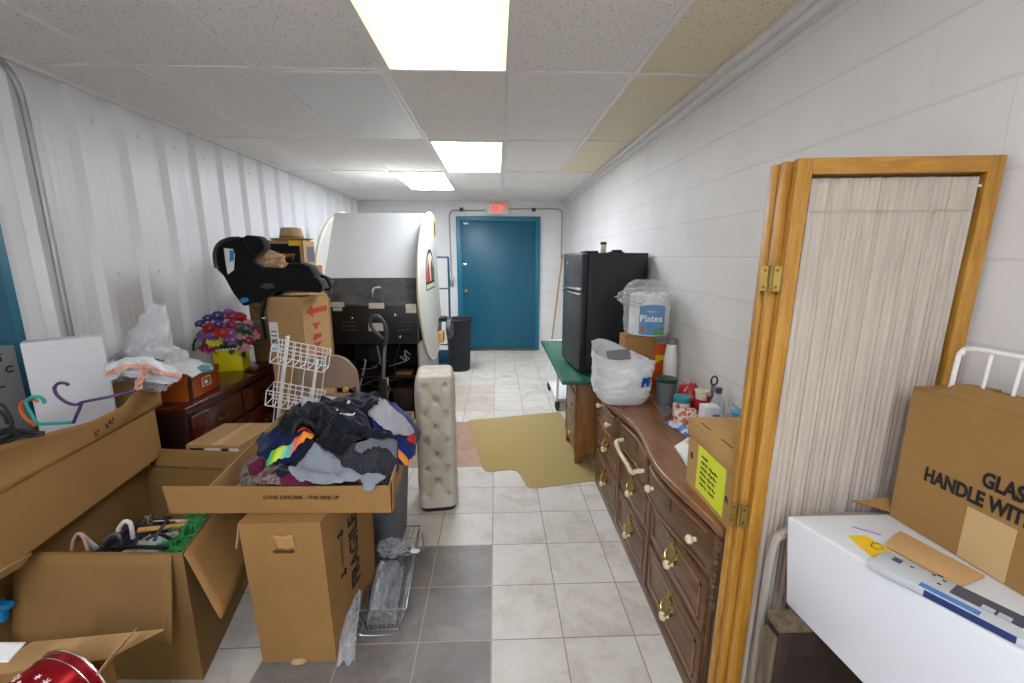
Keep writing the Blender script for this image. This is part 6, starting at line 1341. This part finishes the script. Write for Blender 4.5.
def build_basket():
    # wire basket on the floor, crumpled clear film inside
    b = T('wire_basket', 'chrome wire basket with clear plastic packaging on the dark floor tiles', 'basket', (-.5, 1.92, 0))
    zr = .105
    A, B, C, D = [atz(x, y, zr) for x, y in ((350, 612), (406, 608.5), (420, 526), (376, 527))]
    a, b2, c2, d = [atz(x, y, .022) for x, y in ((362, 631), (398, 629), (411, 551), (377, 551))]
    P('rim', MB().tube([A, B, C, D], .0035, 8, closed=True), 'steel', b, world=True); P('base_ring', MB().tube([a, b2, c2, d], .003, 8, closed=True), 'steel', b, world=True)
    for k in range(1, 9):
        t = k/9
        P('wire', MB().tube([A.lerp(B, t), a.lerp(b2, t), d.lerp(c2, t), D.lerp(C, t)], .0016, 6), 'steel', b, world=True)
    for k in range(0, 17):
        t = k/16
        P('wire', MB().tube([A.lerp(D, t), a.lerp(d, t), b2.lerp(c2, t), B.lerp(C, t)], .0016, 6), 'steel', b, world=True)
    P('mid_wire', MB().tube([A.lerp(a, .5), B.lerp(b2, .5), C.lerp(c2, .5), D.lerp(d, .5)], .0018, 6, closed=True), 'steel', b, world=True)
    for p, q in ((a, b2), (d, c2)):
        P('foot', MB().tube(bez([p, p+Vector((-.004, -.008, -.012)), p.lerp(q, .5)+Vector((0, -.008, -.018)), q+Vector((.004, -.008, -.012)), q], 5), .003, 6), 'steel', b, world=True)
    P('end_hook', MB().tube(bez([B.lerp(C, .55)+Vector((.003, 0, 0)), B.lerp(C, .6)+Vector((.03, 0, -.03)), B.lerp(C, .75)+Vector((.035, 0, -.06)), C+Vector((.01, 0, -.05))], 5), .003, 6), 'steel', b, world=True)
    m = lambda s, i: None
    def lay(nm, lab, cat, f0, f1, mat, seed, w0=.1, w1=.9, z=.035, hump=.05):
        def fn(u_, v):
            s = f0+(f1-f0)*v; p = a.lerp(d, s); q = b2.lerp(c2, s); r = p.lerp(q, w0+(w1-w0)*u_); return Vector((r.x, r.y, z+hump*abs(nz((u_*3, v*6, seed), 1.2))+.03*math.sin(PI*u_)))
        def fn2(u_, v): p = fn(u_, v); return Vector((p.x, p.y, .027))
        o = S(nm, MB().grid(fn, 24, 40).grid(fn2, 24, 40), mat, lab, cat, loc=(a+c2)/2*1.0); return o
    lay('plastic_packaging', 'long clear plastic packaging lying in the wire basket', 'packaging', .05, .7, 'clear_wrap', 3)
    lay('white_tray', 'pale plastic strip on the left side inside the wire basket', 'tray', .12, .75, 'grey_box', 5, .12, .38, .03, .012)
    lay('grey_strip', 'grey plastic strip on the right side inside the wire basket', 'tray', .2, .95, 'grey_plastic', 6, .55, .85, .03, .012)
    q = S('black_cup', MB().lathe([(.02, 0), (.03, .05), (.032, .055), (.028, .055), (.018, .006), (.001, .005)], n=20), 'black', 'small black cup at the far end inside the wire basket', 'cup'); pp = d.lerp(c2, .35).lerp(a.lerp(b2, .35), .1); q.location = (pp.x, pp.y, .03)
    q = S('clear_cup', wad_mb((0, 0, 0), .055, 93, 1.3, .8, .9, .4), 'clear_wrap', 'crumpled clear film at the far end of the wire basket', 'packaging'); pp = d.lerp(c2, .5).lerp(a.lerp(b2, .5), .13); q.location = (pp.x, pp.y, .06)
    q = S('white_tag', wad_mb((0, 0, 0), .014, 95, 1.6, 1, .6, .4), 'paper', 'white tied tag on the right rim of the wire basket', 'tag'); pp = B.lerp(C, .62); q.location = (pp.x-.003, pp.y, zr+.0035)
    # loose film spilling over the near left corner
    def film_fn(u_, v):
        top = atz(357, 590, .12); p0 = Vector((top.x, top.y, .118)); e0 = atz(346, 668, .0); 
        p = p0.lerp(Vector((e0.x, e0.y, .02)), v); w = .05+.02*v
        return p+Vector((w*(u_-.5), .02*nz((u_*4, v*4, 1), 1), .02*nz((u_*5, v*5, 2), 1)+.03*math.sin(PI*v)))
    q = S('loose_film', MB().grid(film_fn, 16, 40), 'clear_wrap', 'clear film trailing from the near corner of the wire basket to the floor', 'film', loc=(film_fn(.5, 1).x, film_fn(.5, 1).y, .0)); q.modifiers.new('t', 'SOLIDIFY').thickness = .001

# ---------------------------------------------------------------- the pile of clothes: garments laid one over another on a growing height field
class Heap:
    def __init__(s, x0, x1, y0, y1, base, st=.01):
        s.x0, s.y0, s.st = x0, y0, st; s.nx = int((x1-x0)/st)+1; s.ny = int((y1-y0)/st)+1
        X, Y = np.meshgrid(x0+st*np.arange(s.nx), y0+st*np.arange(s.ny)); s.h = base(X, Y)
    def get(s, x, y):
        i = min(max((x-s.x0)/s.st, 0), s.nx-1.001); j = min(max((y-s.y0)/s.st, 0), s.ny-1.001); a, b = int(i), int(j); u, v = i-a, j-b; h = s.h
        return (h[b, a]*(1-u)+h[b, a+1]*u)*(1-v)+(h[b+1, a]*(1-u)+h[b+1, a+1]*u)*v
def blur(a, n):
    for _ in range(n):
        p = np.pad(a, 1, 'edge'); a = (p[1:-1, 1:-1]*2+p[:-2, 1:-1]+p[2:, 1:-1]+p[1:-1, :-2]+p[1:-1, 2:])/6
    return a
def inside(poly, X, Y):
    r = np.zeros(X.shape, bool); n = len(poly)
    for i in range(n):
        (xa, ya), (xb, yb) = poly[i], poly[(i+1) % n]
        c = ((ya > Y) != (yb > Y)); d = (yb-ya) if abs(yb-ya) > 1e-9 else 1e-9
        r ^= c & (X < (xb-xa)*(Y-ya)/d+xa)
    return r
def garment(hp, name, label, mat, poly, seed, fold=.016, wl=.075, lift=.006, ang=0, cat='shirt', group='clothes heaped in the carton tray', puff=0.0):
    st = hp.st; xs = [p[0] for p in poly]; ys = [p[1] for p in poly]
    i0, i1 = max(0, int((min(xs)-hp.x0)/st)-1), min(hp.nx-1, int((max(xs)-hp.x0)/st)+2); j0, j1 = max(0, int((min(ys)-hp.y0)/st)-1), min(hp.ny-1, int((max(ys)-hp.y0)/st)+2)
    I, J = np.meshgrid(np.arange(i0, i1+1), np.arange(j0, j1+1)); X, Y = hp.x0+I*st, hp.y0+J*st
    ins = inside(poly, X, Y); base = blur(hp.h, 5)[j0:j1+1, i0:i1+1]; cur = hp.h[j0:j1+1, i0:i1+1]
    ca, sa = math.cos(ang), math.sin(ang); Z = np.zeros(X.shape)
    for a in range(X.shape[0]):
        for b in range(X.shape[1]):
            x, y = X[a, b], Y[a, b]; u = (x*ca+y*sa)/wl; v = (-x*sa+y*ca)/(wl*2.6)
            w = noise.noise(Vector((u, v, seed*3.7))); w2 = noise.noise(Vector((u*2.1, v*2.3, seed*1.9)))
            w3 = noise.noise(Vector((u*.8+v, v*1.4-u*.6, seed*5.1))); Z[a, b] = max(0, 1-abs(w)*3.2)**1.3*.8+max(0, 1-abs(w3)*4.0)*.55+w2*.3+.15
    dist = np.zeros(X.shape); e = ins.copy()           # folds fade towards the rim
    for k in range(4):
        dist += e; p = np.pad(e, 1); e = p[1:-1, 1:-1] & p[:-2, 1:-1] & p[2:, 1:-1] & p[1:-1, :-2] & p[1:-1, 2:]
    fade = np.clip(.12+dist/5, 0, 1)
    top = np.maximum(cur, base)+lift+np.clip(Z, 0, 1.6)*fold*1.6*fade+puff*np.clip(dist/4, 0, 1)
    vid = {}; vs = []; fs = []
    cell = ins[:-1, :-1] & ins[1:, :-1] & ins[:-1, 1:] & ins[1:, 1:]
    def vtx(a, b):
        if (a, b) not in vid: vid[(a, b)] = len(vs); vs.append([X[a, b], Y[a, b], top[a, b], a, b])
        return vid[(a, b)]
    for a in range(cell.shape[0]):
        for b in range(cell.shape[1]):
            if cell[a, b]: fs.append((vtx(a, b), vtx(a, b+1), vtx(a+1, b+1), vtx(a+1, b)))
    cnt = {}
    for f in fs:
        for k in range(4):
            e_ = tuple(sorted((f[k], f[(k+1) % 4]))); cnt[e_] = cnt.get(e_, 0)+1
    rim = {i for e_, c in cnt.items() if c == 1 for i in e_}
    n = len(poly)
    for i in rim:                                       # snap the rim to the cut of the cloth
        x, y = vs[i][0], vs[i][1]; best = None
        for k in range(n):
            ax, ay = poly[k]; bx, by = poly[(k+1) % n]; dx, dy = bx-ax, by-ay; t = max(0, min(1, ((x-ax)*dx+(y-ay)*dy)/(dx*dx+dy*dy+1e-9)))
            qx, qy = ax+dx*t, ay+dy*t; d = (qx-x)**2+(qy-y)**2
            if best is None or d < best[0]: best = (d, qx, qy)
        if best[0] < (1.6*st)**2: vs[i][0], vs[i][1] = best[1], best[2]; vs[i][2] -= .35*fold
    mb = MB().add([v[:3] for v in vs], fs)
    c = (sum(xs)/len(xs), sum(ys)/len(ys)); o = S(name, mb, mat, label, cat, loc=(c[0], c[1], hp.get(*c)), group=group, ang=80)
    hp.h[j0:j1+1, i0:i1+1] = np.where(ins, np.maximum(cur, top+.004), cur)
    md = o.modifiers.new('cloth', 'SOLIDIFY'); md.thickness = .004; md.offset = 1
    sb = o.modifiers.new('soft', 'SUBSURF'); sb.levels = 1; sb.render_levels = 1
    return o
def build_clothes(z0, z1):
    def base(X, Y):
        # rough shape of the pile: high in the middle, down to the tray rims
        cx, cy = -.74, 1.95; r = np.sqrt(((X-cx)/.44)**2+((Y-cy)/np.where(Y < cy, .41, .40))**2)
        h = z0+.05+.225*np.clip(1-r**2.5, 0, 1)
        h = np.where(Y < 1.58, np.maximum(h, np.where(Y < 1.512, z1+.006-(1.512-Y)*1.6, z1+.006)), h); h = np.where((X > -.43) & (Y < 1.62), np.maximum(h, z1+.006), h)
        return h
    hp = Heap(-1.25, -.30, 1.44, 2.45, base)
    # core: the pressed-down clothes nobody can tell apart
    def core(u, v):
        a = 2*PI*u; r = v; x, y = -.73+r*.36*math.cos(a), 1.95+r*.36*math.sin(a); return Vector((x, y, (hp.get(x, y)-.012)))
    m = MB().grid(core, 40, 14, cu=True)
    S('clothes_filling', m, 'navy_dark', 'dark clothes pressed down beneath the heap in the carton tray', 'clothes', loc=(-.83, 1.98, z0+.006))
    bpy.data.objects['clothes_filling']['kind'] = 'stuff'
    def pz(*pts, z=.80):                 # where the line of sight meets the pile as it stands
        out = []; hb = blur(hp.h, 14); sv = hp.h; hp.h = hb
        for x, y in pts:
            zz = z
            for _ in range(25):
                q = atz(x, y, zz); zz = .6*zz+.4*hp.get(q.x, q.y)
            out.append((q.x, q.y))
        hp.h = sv; return out
    g = lambda *a, **k: garment(hp, *a, **k)
    # striped scraf tassels bottom left, maroon pieces
    g('patterned_scarf', 'black, white and maroon patterned scarf in the near left corner of the tray', 'quilt', pz((238, 484), (247, 462), (268, 458), (285, 468), (300, 486), (260, 489), z=.72), 2, cat='scarf', fold=.02)
    g('maroon_top', 'maroon top peeking out left of the rainbow shirt', 'maroon', pz((247, 470), (257, 460), (266, 464), (262, 478), (250, 478), z=.735), 3, cat='shirt')
    g('maroon_top', 'dark maroon cloth under the grey shirt at the tray front', 'maroon', pz((280, 488), (286, 474), (306, 470), (320, 480), (312, 489), z=.73), 4, cat='shirt', fold=.01)
    g('blue_shirt', 'bright navy shirt at the far right end of the heap', 'royal', pz((385, 405), (405, 410), (417, 440), (416, 460), (400, 470), (380, 450), (370, 420), z=.79), 5, puff=.01)
    g('lime_shirt', 'lime green strip of a shirt at the far left of the heap', 'green_lime', pz((280, 420), (290, 402), (300, 402), (296, 412), (280, 426), z=.84), 6, fold=.01)
    g('navy_shirt', 'navy blue shirt at the left of the heap', 'navy', pz((254, 446), (268, 436), (285, 428), (300, 405), (315, 395), (320, 410), (310, 430), (318, 455), (290, 465), (275, 470), (262, 462), z=.80), 7, puff=.015, fold=.02)
    g('black_shirt', 'black shirt hanging over the near left part of the tray', 'navy_dark', pz((266, 476), (290, 462), (312, 440), (322, 452), (300, 476), (280, 482), z=.755), 8)
    g('rainbow_shirt', 'rainbow tie dye shirt at the left of the heap', 'rainbow', pz((265, 464), (272, 452), (285, 446), (302, 438), (314, 437), (314, 446), (300, 450), (285, 460), (272, 470), z=.79), 9, fold=.012)
    g('red_shirt', 'red shirt sliver between black shirts', 'redfab', pz((296, 436), (315, 434), (318, 441), (300, 443), z=.83), 10, fold=.008)
    g('heather_shirt', 'light heather grey shirt at the right of the heap', 'lightgrey_fab', pz((365, 405), (378, 402), (395, 412), (408, 424), (416, 436), (412, 441), (395, 440), (378, 428), (368, 418), z=.85), 11, puff=.012, fold=.014)
    g('red_shirt', 'red shirt corner at the far right of the heap', 'redfab', pz((405, 440), (417, 436), (416, 450), (408, 448), z=.82), 12, fold=.01)
    g('grey_tee', 'pale grey crumpled shirt at the top left of the heap', 'lightgrey_fab', pz((300, 418), (312, 400), (325, 391), (350, 392), (340, 404), (320, 415), (305, 425), z=.92), 13, fold=.02, wl=.05)
    g('bright_shirt', 'yellow and red edged dark shirt at the right', 'rainbow', pz((365, 440), (372, 437), (400, 452), (411, 463), (407, 470), (395, 458), z=.81), 14, fold=.008)
    g('fleece_jacket', 'charcoal fleece jacket in front at the right of the heap', 'fleece', pz((325, 455), (345, 446), (375, 446), (398, 448), (399, 470), (390, 480), (360, 478), (335, 470), z=.80), 15, puff=.014, fold=.018)
    g('grey_hoodie', 'grey sleeve draped to the front over the charcoal fleece', 'grey_fab', pz((352, 455), (360, 445), (380, 441), (398, 447), (397, 466), (390, 455), (375, 452), (362, 458), z=.84), 16, fold=.016, puff=.008)
    g('heather_tee', 'heather grey shirt lying over the front of the tray', 'heather', pz((288, 475), (298, 462), (312, 448), (322, 446), (330, 455), (345, 466), (360, 471), (376, 473), (388, 481), (379, 486), (374, 497), (364, 497), (361, 484), (345, 486), (320, 487), (300, 487), z=.775), 17, fold=.016, wl=.07, ang=.6, puff=.01)
    g('black_tee', 'black shirt with small white mark on top of the heap', 'black_fab', pz((278, 436), (283, 420), (300, 414), (318, 406), (330, 420), (345, 430), (340, 450), (322, 440), (300, 438), z=.88), 18, fold=.024, wl=.07, puff=.01, ang=.5)
    g('black_tee', 'black shirt lying across the middle front of the heap', 'black_fab', pz((312, 442), (330, 425), (355, 428), (368, 436), (352, 452), (338, 462), (325, 454), z=.87), 19, fold=.02, wl=.06, puff=.01)
    t = g('black_tee', 'large black shirt with white chest print spread on top of the heap', 'navy_dark', pz((310, 410), (322, 402), (338, 402), (352, 396), (372, 394), (380, 402), (378, 412), (366, 414), (372, 430), (395, 438), (404, 448), (388, 446), (365, 438), (345, 440), (330, 428), (318, 420), (306, 418), z=.93), 20, fold=.018, wl=.08, puff=.012, ang=1.0)
    def mark(nm, pts, w=.0035):
        q = [Vector((p.x, p.y, hp.get(p.x, p.y)+.004)) for p in (atz(x, y, .955) for x, y in pts)]
        P(nm, MB().tube(q, w, 5), 'paper', t, world=True)
    mark('white_print', [(337, 411), (341, 409.5), (344, 408)]); mark('white_print', [(345, 407.5), (348, 405), (351, 405.5), (349.5, 408.5), (346, 409)]); mark('white_print', [(352, 406), (354, 404.5)]); mark('white_print', [(347.5, 400), (349, 399)], .006); mark('white_print', [(340, 413), (348, 409.8)], .002)
    return hp

def setup():
    cam = bpy.data.cameras.new('camera'); cam.sensor_fit = 'HORIZONTAL'; cam.sensor_width = 36; cam.lens = F/1024*36; cam.clip_start = .02
    o = bpy.data.objects.new('camera', cam); COL.objects.link(o); o.location = (0, 0, CH); o.rotation_euler = (PI/2-PT, 0, -YW); SC.camera = o
    w = bpy.data.worlds.new('world'); SC.world = w; w.use_nodes = True
    w.node_tree.nodes['Background'].inputs[0].default_value = (1, 1, 1, 1); w.node_tree.nodes['Background'].inputs[1].default_value = .1
    SC.view_settings.view_transform = 'Standard'; SC.view_settings.look = 'None'; SC.view_settings.gamma = 1; SC.view_settings.use_curve_mapping = False
    SC.view_settings.exposure = EXPO
EXPO = 0.45
build_materials()
M['orange_bag_print'] = film('orange_print_film', (.97, .74, .66), .8, .3); M['green_lime'] = fabric('lime_fabric', 'b8e03a')
M['tealpale'] = film('pale_teal_film', (.45, .68, .72), .8); build_room(); build_dresser(); build_banker(); build_screen(); build_right_front(); build_desk_area(); build_dresser_things()
build_arcade(); build_back_left(); build_cherry(); build_cartons()
build_left_boxes(); z0, z1 = build_fragile(); build_basket(); build_clothes(z0, z1); setup()
